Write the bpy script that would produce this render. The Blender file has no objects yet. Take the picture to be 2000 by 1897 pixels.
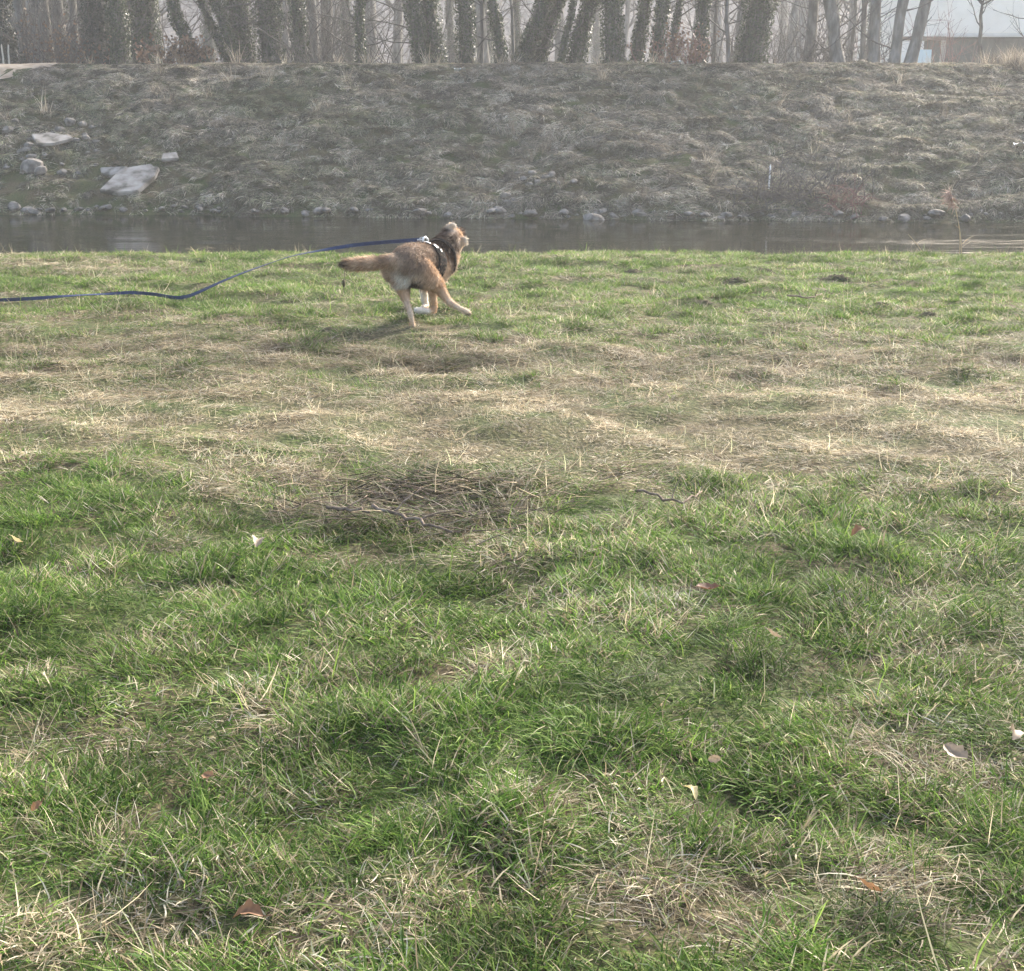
import bpy, bmesh, math, random
import numpy as np
from mathutils import Vector, Matrix
from mathutils.bvhtree import BVHTree

RNG = np.random.default_rng(7)
random.seed(7)
sc = bpy.context.scene
COL = sc.collection
R = math.radians

# ------------------------------------------------------------------ camera
F_PX, PITCH, CAM_H = 2600.0, 16.05, 1.6
cam_d = bpy.data.cameras.new('camera')
cam = bpy.data.objects.new('camera', cam_d)
COL.objects.link(cam)
cam.location = (0, 0, CAM_H)
cam.rotation_euler = (R(90 - PITCH), 0, 0)
cam_d.sensor_fit = 'HORIZONTAL'
cam_d.sensor_width = 36.0
cam_d.lens = F_PX / 2000.0 * 36.0
cam_d.clip_start = 0.05
cam_d.clip_end = 2000
sc.camera = cam

# ------------------------------------------------------------------ sky, sun, exposure
SUN_AZ, SUN_EL = 35.0, 27.5
w = bpy.data.worlds.new('World')
sc.world = w
w.use_nodes = True
wn = w.node_tree
bg = wn.nodes['Background']
sky = wn.nodes.new('ShaderNodeTexSky')
sky.sky_type = 'NISHITA'
sky.sun_disc = False
sky.sun_elevation = R(SUN_EL)
sky.sun_rotation = R(SUN_AZ)
sky.dust_density = 4.0
sky.air_density = 1.0
sky.ozone_density = 1.0
wn.links.new(sky.outputs[0], bg.inputs[0])
bg.inputs[1].default_value = 0.145
sun_d = bpy.data.lights.new('sun', 'SUN')
sun_d.energy = 4.0
sun_d.angle = R(12.0)
sun_d.color = (1.0, 0.93, 0.82)
sun = bpy.data.objects.new('sun', sun_d)
COL.objects.link(sun)
S = Vector((math.sin(R(SUN_AZ)) * math.cos(R(SUN_EL)), math.cos(R(SUN_AZ)) * math.cos(R(SUN_EL)), math.sin(R(SUN_EL))))
sun.rotation_euler = S.to_track_quat('Z', 'Y').to_euler()
sun.location = S * 60
sc.view_settings.view_transform = 'Standard'
sc.view_settings.look = 'None'
sc.view_settings.gamma = 1.0
sc.view_settings.use_curve_mapping = False
sc.view_settings.exposure = 1.82
sc.render.engine = 'CYCLES'
cy = sc.cycles
cy.use_denoising = True
cy.max_bounces = 5
cy.diffuse_bounces = 2
cy.glossy_bounces = 2
cy.transmission_bounces = 3
cy.volume_bounces = 1
cy.transparent_max_bounces = 6
cy.caustics_reflective = False
cy.caustics_refractive = False
HAZE_DENSITY = 0.0013

# ------------------------------------------------------------------ helpers
def tag(o, label=None, cat=None, group=None, kind=None):
    if label: o['label'] = label
    if cat: o['category'] = cat
    if group: o['group'] = group
    if kind: o['kind'] = kind
    return o

def empty(name, loc, label, cat, group=None):
    o = bpy.data.objects.new(name, None)
    COL.objects.link(o)
    o.location = loc
    o.empty_display_size = 0.1
    return tag(o, label, cat, group)

def fast_mesh(name, V, F, smooth=True):
    """V (n,3); F list of face index arrays (m,k)"""
    me = bpy.data.meshes.new(name)
    V = np.asarray(V, dtype=np.float32)
    if not isinstance(F, (list, tuple)): F = [F]
    F = [np.asarray(f, dtype=np.int32) for f in F if len(f)]
    me.vertices.add(len(V))
    me.vertices.foreach_set('co', V.ravel())
    if F:
        idx = np.concatenate([f.ravel() for f in F])
        tot = np.concatenate([np.full(len(f), f.shape[1], np.int32) for f in F])
        start = np.concatenate([[0], np.cumsum(tot)[:-1]]).astype(np.int32)
        me.loops.add(len(idx))
        me.loops.foreach_set('vertex_index', idx)
        me.polygons.add(len(tot))
        me.polygons.foreach_set('loop_start', start)
        me.polygons.foreach_set('use_smooth', np.full(len(tot), smooth, bool))
    me.update(calc_edges=True)
    me.validate()
    return me

def fattr(me, name, data):
    a = me.attributes.new(name, 'FLOAT', 'POINT')
    a.data.foreach_set('value', np.asarray(data, np.float32))

def vattr(me, name, data):
    a = me.attributes.new(name, 'FLOAT_VECTOR', 'POINT')
    a.data.foreach_set('vector', np.asarray(data, np.float32).ravel())

def iattr(me, name, data):
    a = me.attributes.new(name, 'INT', 'POINT')
    a.data.foreach_set('value', np.asarray(data, np.int32))

def cattr(me, name, data):
    a = me.attributes.new(name, 'FLOAT_COLOR', 'POINT')
    d = np.ones((len(data), 4), np.float32); d[:, :3] = data
    a.data.foreach_set('color', d.ravel())

class MB:
    """collects polygons of one mesh"""
    def __init__(s): s.V = []; s.T = []; s.Q = []; s.A = []; s.n = 0
    def add(s, V, T=(), Q=(), a=0.5):
        V = np.asarray(V, float).reshape(-1, 3)
        if len(T): s.T.append(np.asarray(T, int) + s.n)
        if len(Q): s.Q.append(np.asarray(Q, int) + s.n)
        s.V.append(V); s.A.append(np.full(len(V), a) if np.isscalar(a) else np.asarray(a, float))
        s.n += len(V)
    def tube(s, pts, rad, k=6, cap=True, a=0.5, flat=None):
        pts = np.asarray(pts, float); n = len(pts); rad = np.broadcast_to(np.asarray(rad, float), (n,))
        tan = np.gradient(pts, axis=0); tan /= np.linalg.norm(tan, axis=1)[:, None] + 1e-9
        up = np.array([0, 0, 1.0]) if abs(tan[0][2]) < .9 else np.array([1.0, 0, 0])
        x = np.cross(up, tan[0]); x /= np.linalg.norm(x)
        ang = np.arange(k) * 2 * math.pi / k
        V = []
        for i in range(n):
            x = x - tan[i] * x.dot(tan[i]); x /= np.linalg.norm(x) + 1e-9
            y = np.cross(tan[i], x)
            ring = pts[i] + rad[i] * (np.cos(ang)[:, None] * x + np.sin(ang)[:, None] * y)
            V.append(ring)
        V = np.concatenate(V)
        i, j = np.meshgrid(np.arange(n - 1), np.arange(k), indexing='ij')
        i = i.ravel(); j = j.ravel(); j2 = (j + 1) % k
        Q = np.stack([i * k + j, i * k + j2, (i + 1) * k + j2, (i + 1) * k + j], 1)
        T = []
        if cap:
            c0, c1 = len(V), len(V) + 1
            V = np.vstack([V, pts[0], pts[-1]])
            for q in range(k):
                T.append((c0, (q + 1) % k, q)); T.append((c1, (n - 1) * k + q, (n - 1) * k + (q + 1) % k))
        s.add(V, T, Q, a)
    def ellipsoid(s, c, r, M=None, u=14, v=9):
        V = []
        for i in range(v + 1):
            th = math.pi * i / v
            for j in range(u):
                ph = 2 * math.pi * j / u
                V.append((math.sin(th) * math.cos(ph) * r[0], math.sin(th) * math.sin(ph) * r[1], math.cos(th) * r[2]))
        V = np.array(V)
        if M is not None: V = V @ np.array(M).T
        Q = [(i * u + j, (i + 1) * u + j, (i + 1) * u + (j + 1) % u, i * u + (j + 1) % u) for i in range(v) for j in range(u)]
        s.add(V + np.asarray(c), Q=Q)
    def box(s, lo, hi):
        x0, y0, z0 = lo; x1, y1, z1 = hi
        V = [(x0,y0,z0),(x1,y0,z0),(x1,y1,z0),(x0,y1,z0),(x0,y0,z1),(x1,y0,z1),(x1,y1,z1),(x0,y1,z1)]
        s.add(V, Q=[(0,3,2,1),(4,5,6,7),(0,1,5,4),(1,2,6,5),(2,3,7,6),(3,0,4,7)])
    def mesh(s, name, smooth=True):
        V = np.concatenate(s.V); F = []
        if s.T: F.append(np.concatenate(s.T))
        if s.Q: F.append(np.concatenate(s.Q))
        me = fast_mesh(name, V, F, smooth)
        if len(me.vertices) == len(V): fattr(me, 'rnd', np.concatenate(s.A))
        return me
    def build(s, name, mat, parent=None, smooth=True):
        me = s.mesh(name, smooth)
        return link(name, me, mat, parent)

def link(name, me, mat, parent=None):
    o = bpy.data.objects.new(name, me)
    if mat: me.materials.append(mat)
    COL.objects.link(o)
    if parent:
        o.parent = parent
        # meshes are modelled in world space; keep them there
        o.matrix_parent_inverse = Matrix.Translation(-Vector(parent.location))
    return o

# value noise ------------------------------------------------------
_P = np.random.default_rng(3).permutation(256)
_P = np.concatenate([_P, _P, _P])
_H = np.random.default_rng(5).random(256)
def vnoise(x, y):
    x = np.asarray(x, float); y = np.asarray(y, float)
    xi = np.floor(x).astype(int); yi = np.floor(y).astype(int)
    fx = x - xi; fy = y - yi
    fx = fx * fx * (3 - 2 * fx); fy = fy * fy * (3 - 2 * fy)
    def h(a, b): return _H[_P[(_P[a & 255] + b) & 255]]
    return (h(xi, yi) * (1 - fx) + h(xi + 1, yi) * fx) * (1 - fy) + (h(xi, yi + 1) * (1 - fx) + h(xi + 1, yi + 1) * fx) * fy
def fbm(x, y, oct=3):
    s = 0; a = .5; t = 0
    for i in range(oct):
        s = s + a * vnoise(x * 2 ** i + 17.3 * i, y * 2 ** i - 9.1 * i); t += a; a *= .5
    return s / t          # 0..1
def ss(a, b, x):
    t = np.clip((x - a) / (b - a), 0, 1); return t * t * (3 - 2 * t)

# ------------------------------------------------------------------ terrain
WATER_Z = -1.0
PY = [-500, 0, 14.3, 14.9, 15.4, 16.4, 17.2, 20, 29.5, 31.3, 31.75, 32.1, 33.0, 39.8, 40.4, 41.3, 45, 60, 150, 600]
PZ = [0, 0, .02, -.02, -.2, -.8, -1.2, -1.6, -1.6, -1.12, -.9, -.62, -.28, 2.5, 2.66, 2.70, 2.68, 2.55, 2.4, 2.4]
def terrain(x, y):
    x = np.asarray(x, float); y = np.asarray(y, float)
    xe = 16 * np.tanh(x / 16)
    ye = y + .12 * xe * ss(21, 29, y) * (1 - ss(33, 42, y))
    ye = ye + (fbm(x * .5 + 40, y * .15, 2) - .5) * .9 * ss(28, 31, y) * (1 - ss(33, 36, y))
    ye = ye + (fbm(x * .9 + 4, y * .1 + 7, 2) - .5) * .5 * ss(13.5, 15, y) * (1 - ss(17, 19, y))
    z = np.interp(ye, PY, PZ)
    near = (1 - ss(13.8, 15.2, y))
    z = z + near * ((fbm(x * 1.3, y * 1.3, 2) - .5) * .065 + (fbm(x * 4, y * 4 + 5, 2) - .5) * .075)
    bank = ss(31.0, 33, ye) * (1 - ss(39.6, 41, ye))
    z = z + bank * ((fbm(x * .35 + 9, y * .35, 2) - .5) * .35 + (fbm(x * 1.7, y * 2.3, 2) - .5) * .26)
    top = ss(40, 41, ye)
    z = z + top * (fbm(x * .8, y * .8, 2) - .5) * .12
    return z
def ray(u, v):
    d = Vector(((u - 1000) / F_PX, -(v - 948.5) / F_PX, -1)).normalized()
    return cam.rotation_euler.to_matrix() @ d
def at(u, v, y):
    d = ray(u, v); t = y / d.y
    return np.array((d.x * t, y, CAM_H + d.z * t))
def hit(u, v, y0=1.5, y1=80):
    d = ray(u, v)
    ys = np.linspace(y0, y1, 6000)
    z = CAM_H + d.z * ys / d.y; x = d.x * ys / d.y
    below = z < np.maximum(terrain(x, ys), -9)
    k = int(np.argmax(below)) if below.any() else len(ys) - 1
    return np.array((x[k], ys[k], float(terrain(x[k], ys[k]))))

# ------------------------------------------------------------------ materials
def new_mat(name):
    m = bpy.data.materials.new(name); m.use_nodes = True
    nt = m.node_tree; nt.nodes.clear()
    out = nt.nodes.new('ShaderNodeOutputMaterial')
    return m, nt, out
def N(nt, t, **kw):
    n = nt.nodes.new(t)
    for k, v in kw.items(): setattr(n, k, v)
    return n
def ramp(nt, fac, stops):
    r = N(nt, 'ShaderNodeValToRGB')
    while len(r.color_ramp.elements) < len(stops): r.color_ramp.elements.new(.5)
    for e, (p, c) in zip(r.color_ramp.elements, stops):
        e.position = p; e.color = (*c, 1)
    nt.links.new(fac, r.inputs[0])
    return r.outputs[0]
def mixc(nt, fac, a, b, mode='MIX'):
    m = N(nt, 'ShaderNodeMix', data_type='RGBA', blend_type=mode)
    if isinstance(fac, (int, float)): m.inputs[0].default_value = fac
    else: nt.links.new(fac, m.inputs[0])
    for i, c in ((6, a), (7, b)):
        if isinstance(c, tuple): m.inputs[i].default_value = (*c, 1)
        else: nt.links.new(c, m.inputs[i])
    return m.outputs[2]
def math_(nt, op, a, b=None, clamp=False):
    m = N(nt, 'ShaderNodeMath', operation=op, use_clamp=clamp)
    for i, c in ((0, a), (1, b)):
        if c is None: continue
        if isinstance(c, (int, float)): m.inputs[i].default_value = c
        else: nt.links.new(c, m.inputs[i])
    return m.outputs[0]
def pbr(name, stops, scale=4.0, rough=.8, bump=.3, bscale=None, spec=.3, dist=.02, stretch=None):
    m, nt, out = new_mat(name)
    geo = N(nt, 'ShaderNodeNewGeometry')
    vec = geo.outputs['Position']
    if stretch:
        mp = N(nt, 'ShaderNodeMapping'); mp.inputs['Scale'].default_value = stretch
        nt.links.new(vec, mp.inputs[0]); vec = mp.outputs[0]
    nz = N(nt, 'ShaderNodeTexNoise'); nz.inputs['Scale'].default_value = scale; nz.inputs['Detail'].default_value = 6
    nt.links.new(vec, nz.inputs['Vector'])
    col = ramp(nt, nz.outputs[0], stops)
    p = N(nt, 'ShaderNodeBsdfPrincipled'); p.inputs['Roughness'].default_value = rough
    p.inputs['Specular IOR Level'].default_value = spec
    nt.links.new(col, p.inputs['Base Color'])
    if bump:
        n2 = N(nt, 'ShaderNodeTexNoise'); n2.inputs['Scale'].default_value = bscale or scale * 3; n2.inputs['Detail'].default_value = 5
        nt.links.new(vec, n2.inputs['Vector'])
        b = N(nt, 'ShaderNodeBump'); b.inputs['Strength'].default_value = bump; b.inputs['Distance'].default_value = dist
        nt.links.new(n2.outputs[0], b.inputs['Height']); nt.links.new(b.outputs[0], p.inputs['Normal'])
    nt.links.new(p.outputs[0], out.inputs[0])
    return m

def grass_mat(name, green, dry, frost=(.56, .54, .49), transl=.4, rough=.48, spec=.35):
    """blade colour from the blade's own random value and the tuft's state (x dryness, y brightness, z frost)"""
    m, nt, out = new_mat(name)
    a = N(nt, 'ShaderNodeAttribute', attribute_name='rnd')
    t = N(nt, 'ShaderNodeAttribute', attribute_name='tint', attribute_type='INSTANCER')
    sep = N(nt, 'ShaderNodeSeparateXYZ'); nt.links.new(t.outputs['Vector'], sep.inputs[0])
    rnd = a.outputs['Fac']
    g = ramp(nt, rnd, green)
    fr = math_(nt, 'FRACT', math_(nt, 'MULTIPLY', rnd, 7.31))
    d = ramp(nt, fr, dry)
    r2 = math_(nt, 'FRACT', math_(nt, 'MULTIPLY', rnd, 31.7))
    isdry = math_(nt, 'MULTIPLY', math_(nt, 'SUBTRACT', sep.outputs[0], r2), 6.0)
    isdry = math_(nt, 'ADD', isdry, .5, clamp=True)
    c = mixc(nt, isdry, g, d)
    isf = math_(nt, 'MULTIPLY', math_(nt, 'SUBTRACT', sep.outputs[2], math_(nt, 'FRACT', math_(nt, 'MULTIPLY', rnd, 57.3))), 8.0, clamp=True)
    c = mixc(nt, isf, c, frost)
    br = N(nt, 'ShaderNodeMix', data_type='RGBA', blend_type='MULTIPLY'); br.inputs[0].default_value = 1
    cmb = N(nt, 'ShaderNodeCombineXYZ')
    for i in range(3): nt.links.new(sep.outputs[1], cmb.inputs[i])
    nt.links.new(c, br.inputs[6]); nt.links.new(cmb.outputs[0], br.inputs[7])
    c = br.outputs[2]
    p = N(nt, 'ShaderNodeBsdfPrincipled'); p.inputs['Roughness'].default_value = rough
    p.inputs['Specular IOR Level'].default_value = spec
    nt.links.new(c, p.inputs['Base Color'])
    tr = N(nt, 'ShaderNodeBsdfTranslucent'); nt.links.new(c, tr.inputs[0])
    ms = N(nt, 'ShaderNodeMixShader'); ms.inputs[0].default_value = transl
    nt.links.new(p.outputs[0], ms.inputs[1]); nt.links.new(tr.outputs[0], ms.inputs[2])
    nt.links.new(ms.outputs[0], out.inputs[0])
    return m

GREEN = [(0, (.030, .075, .012)), (.3, (.074, .158, .022)), (.65, (.138, .25, .042)), (1, (.26, .35, .085))]
DRY = [(0, (.10, .075, .050)), (.25, (.23, .18, .12)), (.6, (.43, .36, .24)), (.85, (.60, .53, .39)), (1, (.70, .65, .53))]
M_GRASS = grass_mat('grass_blades', GREEN, DRY, transl=.46, rough=.6, spec=.14)
BGREEN = [(0, (.060, .068, .036)), (.4, (.135, .145, .078)), (.8, (.225, .230, .135)), (1, (.33, .32, .21))]
BDRY = [(0, (.11, .088, .064)), (.35, (.26, .215, .16)), (.75, (.45, .39, .305)), (1, (.63, .57, .47))]
M_BANK = grass_mat('bank_grass_blades', BGREEN, BDRY, transl=.18, rough=.75, spec=.12)

# ground: soil and thatch under the grass
m, nt, out = new_mat('ground_soil'); M_GROUND = m
geo = N(nt, 'ShaderNodeNewGeometry')
n1 = N(nt, 'ShaderNodeTexNoise'); n1.inputs['Scale'].default_value = 1.6; n1.inputs['Detail'].default_value = 8
n2 = N(nt, 'ShaderNodeTexNoise'); n2.inputs['Scale'].default_value = 38; n2.inputs['Detail'].default_value = 6
nt.links.new(geo.outputs['Position'], n1.inputs['Vector']); nt.links.new(geo.outputs['Position'], n2.inputs['Vector'])
c1 = ramp(nt, n2.outputs[0], [(.25, (.03, .024, .015)), (.5, (.08, .066, .038)), (.75, (.19, .15, .09))])
c2 = ramp(nt, n2.outputs[0], [(.25, (.022, .03, .012)), (.55, (.055, .075, .024)), (.8, (.12, .14, .05))])
f = ramp(nt, n1.outputs[0], [(.38, (0, 0, 0)), (.62, (1, 1, 1))])
p = N(nt, 'ShaderNodeBsdfPrincipled'); p.inputs['Roughness'].default_value = .95; p.inputs['Specular IOR Level'].default_value = .1
nt.links.new(mixc(nt, f, c1, c2), p.inputs['Base Color'])
b = N(nt, 'ShaderNodeBump'); b.inputs['Strength'].default_value = .8; b.inputs['Distance'].default_value = .02
nt.links.new(n2.outputs[0], b.inputs['Height']); nt.links.new(b.outputs[0], p.inputs['Normal'])
nt.links.new(p.outputs[0], out.inputs[0])

# river water: dark, wind-ruffled
m, nt, out = new_mat('river_water'); M_WATER = m
geo = N(nt, 'ShaderNodeNewGeometry')
mp = N(nt, 'ShaderNodeMapping'); mp.inputs['Scale'].default_value = (.3, 1.7, 1)
nt.links.new(geo.outputs['Position'], mp.inputs[0])
wv = N(nt, 'ShaderNodeTexNoise'); wv.inputs['Scale'].default_value = 2.6; wv.inputs['Detail'].default_value = 5; wv.inputs['Distortion'].default_value = .6
nt.links.new(mp.outputs[0], wv.inputs['Vector'])
mp2 = N(nt, 'ShaderNodeMapping'); mp2.inputs['Scale'].default_value = (.16, .7, 1)
nt.links.new(geo.outputs['Position'], mp2.inputs[0])
wv2 = N(nt, 'ShaderNodeTexNoise'); wv2.inputs['Scale'].default_value = 1.0; wv2.inputs['Detail'].default_value = 3
nt.links.new(mp2.outputs[0], wv2.inputs['Vector'])
st = ramp(nt, wv2.outputs[0], [(.45, (.12, .12, .12)), (.66, (1, 1, 1))])
p = N(nt, 'ShaderNodeBsdfPrincipled'); p.inputs['Base Color'].default_value = (.016, .016, .010, 1)
p.inputs['Roughness'].default_value = .07; p.inputs['IOR'].default_value = 1.33; p.inputs['Specular IOR Level'].default_value = .2
b = N(nt, 'ShaderNodeBump'); b.inputs['Distance'].default_value = .075
nt.links.new(math_(nt, 'MULTIPLY', st, .36), b.inputs['Strength'])
nt.links.new(wv.outputs[0], b.inputs['Height']); nt.links.new(b.outputs[0], p.inputs['Normal'])
nt.links.new(p.outputs[0], out.inputs[0])

M_BARK = pbr('bark', [(.3, (.045, .043, .038)), (.5, (.10, .096, .086)), (.75, (.19, .183, .168))], 9, .95, .9, 30, .1, .03, (1, 1, .25))
M_BARK2 = pbr('pale_bark', [(.3, (.10, .095, .085)), (.5, (.17, .16, .145)), (.75, (.28, .27, .25))], 7, .95, .8, 26, .1, .03, (1, 1, .3))
M_TWIG = pbr('twig_bark', [(.3, (.05, .046, .042)), (.7, (.12, .11, .10))], 20, .9, 0)
M_REDTWIG = pbr('red_twig_bark', [(.3, (.13, .06, .055)), (.7, (.24, .12, .10))], 20, .8, 0)
M_CONC = pbr('concrete', [(.36, (.10, .09, .07)), (.46, (.24, .215, .185)), (.56, (.34, .305, .265)), (.68, (.42, .385, .34))], 3.2, .92, .5, 60, .2, .01)
M_STONE = pbr('stone', [(.3, (.10, .088, .072)), (.5, (.19, .17, .145)), (.75, (.33, .30, .265))], 7, .9, .6, 30, .2, .02)
M_SAND = pbr('sandy_track', [(.3, (.26, .20, .145)), (.5, (.36, .29, .215)), (.7, (.44, .37, .29))], 4, .95, .5, 40, .1, .02)
M_SOIL = pbr('mole_soil', [(.3, (.03, .028, .018)), (.55, (.065, .06, .036)), (.8, (.12, .105, .065))], 40, .98, .8, 90, .1, .02)
M_WOOD = pbr('dead_wood', [(.3, (.08, .06, .045)), (.5, (.17, .13, .1)), (.75, (.30, .25, .2))], 25, .9, .7, 80, .15, .008)
M_REED = pbr('reed_straw', [(.3, (.30, .22, .13)), (.7, (.52, .42, .27))], 30, .8, 0)
M_PLUME = pbr('reed_plume', [(.3, (.34, .22, .17)), (.7, (.55, .40, .32))], 40, .9, 0)
M_WHITE = pbr('white_plastic', [(.3, (.72, .72, .70)), (.7, (.85, .85, .84))], 8, .5, 0)
M_CREAM = pbr('cream_render', [(.35, (.74, .71, .65)), (.65, (.82, .79, .73))], 1.2, .9, .15, 40)
M_GREYWALL = pbr('grey_cladding', [(.35, (.055, .062, .055)), (.65, (.10, .11, .10))], 2.0, .8, .2, 30)
M_PALETRIM = pbr('pale_trim', [(.3, (.6, .6, .58)), (.7, (.72, .72, .70))], 3, .7, 0)
M_BROWN = pbr('brown_timber', [(.3, (.13, .10, .085)), (.7, (.2, .16, .13))], 8, .8, 0)
M_POST = pbr('weathered_post', [(.3, (.36, .34, .29)), (.7, (.5, .48, .42))], 12, .85, 0)
M_BLUEWHITE = pbr('pale_blue_panel', [(.3, (.55, .68, .76)), (.7, (.66, .78, .84))], 2, .45, 0)
M_PANE = pbr('window_pane', [(.3, (.10, .12, .12)), (.7, (.16, .18, .18))], 1, .15, 0, spec=.5)

def leaf_mat(name, stops, transl=.3, rough=.5):
    m, nt, out = new_mat(name)
    a = N(nt, 'ShaderNodeAttribute', attribute_name='rnd')
    c = ramp(nt, a.outputs['Fac'], stops)
    p = N(nt, 'ShaderNodeBsdfPrincipled'); p.inputs['Roughness'].default_value = rough
    p.inputs['Specular IOR Level'].default_value = .4
    nt.links.new(c, p.inputs['Base Color'])
    tr = N(nt, 'ShaderNodeBsdfTranslucent'); nt.links.new(c, tr.inputs[0])
    ms = N(nt, 'ShaderNodeMixShader'); ms.inputs[0].default_value = transl
    nt.links.new(p.outputs[0], ms.inputs[1]); nt.links.new(tr.outputs[0], ms.inputs[2])
    nt.links.new(ms.outputs[0], out.inputs[0])
    return m
M_IVY = leaf_mat('ivy_leaf', [(0, (.016, .026, .012)), (.5, (.035, .052, .022)), (1, (.07, .09, .04))], .2)
M_DARKIVY = leaf_mat('evergreen_leaf', [(0, (.010, .016, .012)), (.5, (.02, .03, .02)), (1, (.045, .058, .036))], .15)
M_DEADLEAF = leaf_mat('dead_leaf_mass', [(0, (.07, .04, .025)), (.5, (.15, .085, .05)), (1, (.26, .16, .09))], .2)

# ------------------------------------------------------------------ ground sheet
def axis(segs):
    out = [segs[0][0]]
    for a, b, st in segs:
        n = max(1, int(round((b - a) / st))); out += list(np.linspace(a, b, n + 1)[1:])
    return np.array(out)
xs = axis([(-600, -100, 60), (-100, -30, 7), (-30, -13, .7), (-13, -7.5, .16), (-7.5, 7.5, .08), (7.5, 13, .16), (13, 30, .7), (30, 100, 7), (100, 600, 60)])
ys = axis([(-500, -40, 60), (-40, -4, 4), (-4, 1.4, .4), (1.4, 15.6, .08), (15.6, 17.6, .14), (17.6, 28, 1), (28, 30.5, .3), (30.5, 42.4, .12), (42.4, 62, .5), (62, 150, 6), (150, 600, 60)])
X, Y = np.meshgrid(xs, ys)
Z = terrain(X, Y)
nx, ny = len(xs), len(ys)
i, j = np.meshgrid(np.arange(ny - 1), np.arange(nx - 1), indexing='ij')
i = i.ravel(); j = j.ravel()
Q = np.stack([i * nx + j, i * nx + j + 1, (i + 1) * nx + j + 1, (i + 1) * nx + j], 1)
g = link('ground', fast_mesh('ground', np.stack([X.ravel(), Y.ravel(), Z.ravel()], 1), Q), M_GROUND)
tag(g, kind='structure')

wx = axis([(-600, -40, 80), (-40, 40, 8), (40, 600, 80)])
V = []; Q = []
for k, x in enumerate(wx): V += [(x, 15.2, WATER_Z), (x, 36.0, WATER_Z)]
for k in range(len(wx) - 1): Q.append((2 * k, 2 * k + 2, 2 * k + 3, 2 * k + 1))
tag(link('river', fast_mesh('river', V, np.array(Q)), M_WATER), kind='structure')

# wooded rise far behind the trees, lost in the mist (open to the right)
hx = np.linspace(-420, 420, 281); hy = np.linspace(125, 330, 90)
X, Y = np.meshgrid(hx, hy)
Zh = 1.6 + ss(128, 215, Y) * (27 + 8 * fbm(X * .012, Y * .012, 2)) * (1 - ss(.235, .31, X / Y)) + ss(135, 160, Y) * (fbm(X * .22, Y * .22, 2) - .5) * 5 * (1 - ss(.235, .31, X / Y))
i, j = np.meshgrid(np.arange(89), np.arange(280), indexing='ij'); i = i.ravel(); j = j.ravel()
Q = np.stack([i * 281 + j, i * 281 + j + 1, (i + 1) * 281 + j + 1, (i + 1) * 281 + j], 1)
M_HILL = pbr('leafless_wood', [(.3, (.05, .045, .042)), (.5, (.10, .09, .085)), (.7, (.17, .15, .14))], .6, 1, 1.0, 1.5, .0, .8, (1, 1, .25))
tag(link('hills', fast_mesh('hills', np.stack([X.ravel(), Y.ravel(), Zh.ravel()], 1), Q), M_HILL), kind='structure')

# sandy track patch breaking over the crest at the far left
PATH_C = hit(-40, 133, 30, 60)
V = []; Q = []
pu = np.linspace(0, 1, 40); pv = np.linspace(0, 1, 26)
for a in pu:
    for c in pv:
        x = -26 + 12.7 * a
        edge = (fbm(np.array(c * 3.0 + a * 2), np.array(a * 5.), 2) - .5)
        y0_ = 38.6 + 1.75 * float(ss(-15.6, -13.3, x)) + edge * .5; y = y0_ + (42.2 - y0_) * c
        V.append((x, y, float(terrain(x, y)) + .03))
for a in range(39):
    for c in range(25):
        Q.append((a * 26 + c, (a + 1) * 26 + c, (a + 1) * 26 + c + 1, a * 26 + c + 1))
tag(link('path', fast_mesh('path', V, np.array(Q)), M_SAND), kind='structure')
def on_path(x, y):
    return (x < -13.4) & (y > 38.75 + 1.75 * ss(-15.6, -13.3, x)) & (y < 42.3)

# ------------------------------------------------------------------ grass tufts (instanced by geometry nodes)
def tuft(n, rad, L, el0, el1, wid, az_mean, az_spread, rng, seg=3, droop_z=.002):
    """blades growing from a small disc. el0 start, el1 end elevation in degrees (ranges)"""
    V = np.zeros((n, 2 * seg + 1, 3)); rv = rng.random(n)
    r = rad * np.sqrt(rng.random(n)); th = rng.random(n) * 2 * math.pi
    P = np.stack([r * np.cos(th), r * np.sin(th), np.zeros(n)], 1)
    az = az_mean + (rng.random(n) - .5) * 2 * az_spread
    l = L[0] + (L[1] - L[0]) * rng.random(n) ** 1.4
    e0 = R(1) * (el0[0] + (el0[1] - el0[0]) * rng.random(n)); e1 = R(1) * (el1[0] + (el1[1] - el1[0]) * rng.random(n))
    curl = (rng.random(n) - .5) * 1.3
    wd = wid * (.6 + .8 * rng.random(n))
    tw = (rng.random(n) - .5) * 1.6
    for s in range(seg + 1):
        t = s / seg
        a = az + curl * t
        side = np.stack([-np.sin(a), np.cos(a), np.zeros(n)], 1) * np.cos(tw)[:, None] + np.stack([np.zeros(n), np.zeros(n), np.sin(tw)], 1)
        ww = (wd * (1 - t ** 2 * .75) * .5)[:, None]
        if s < seg:
            V[:, 2 * s] = P - side * ww; V[:, 2 * s + 1] = P + side * ww
        else: V[:, 2 * seg] = P
        e = e0 + (e1 - e0) * ((s + .5) / seg)
        d = np.stack([np.cos(e) * np.cos(a), np.cos(e) * np.sin(a), np.sin(e)], 1)
        P = P + d * (l / seg)[:, None]
        P[:, 2] = np.maximum(P[:, 2], droop_z + .004 * rng.random(n))
    base = np.arange(n)[:, None] * (2 * seg + 1)
    Qs = np.concatenate([base + np.array([[2 * s, 2 * s + 1, 2 * s + 3, 2 * s + 2]]) for s in range(seg - 1)])
    Ts = base + np.array([[2 * seg - 2, 2 * seg - 1, 2 * seg]])
    return V.reshape(-1, 3), Qs, Ts, np.repeat(rv, 2 * seg + 1)

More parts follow.
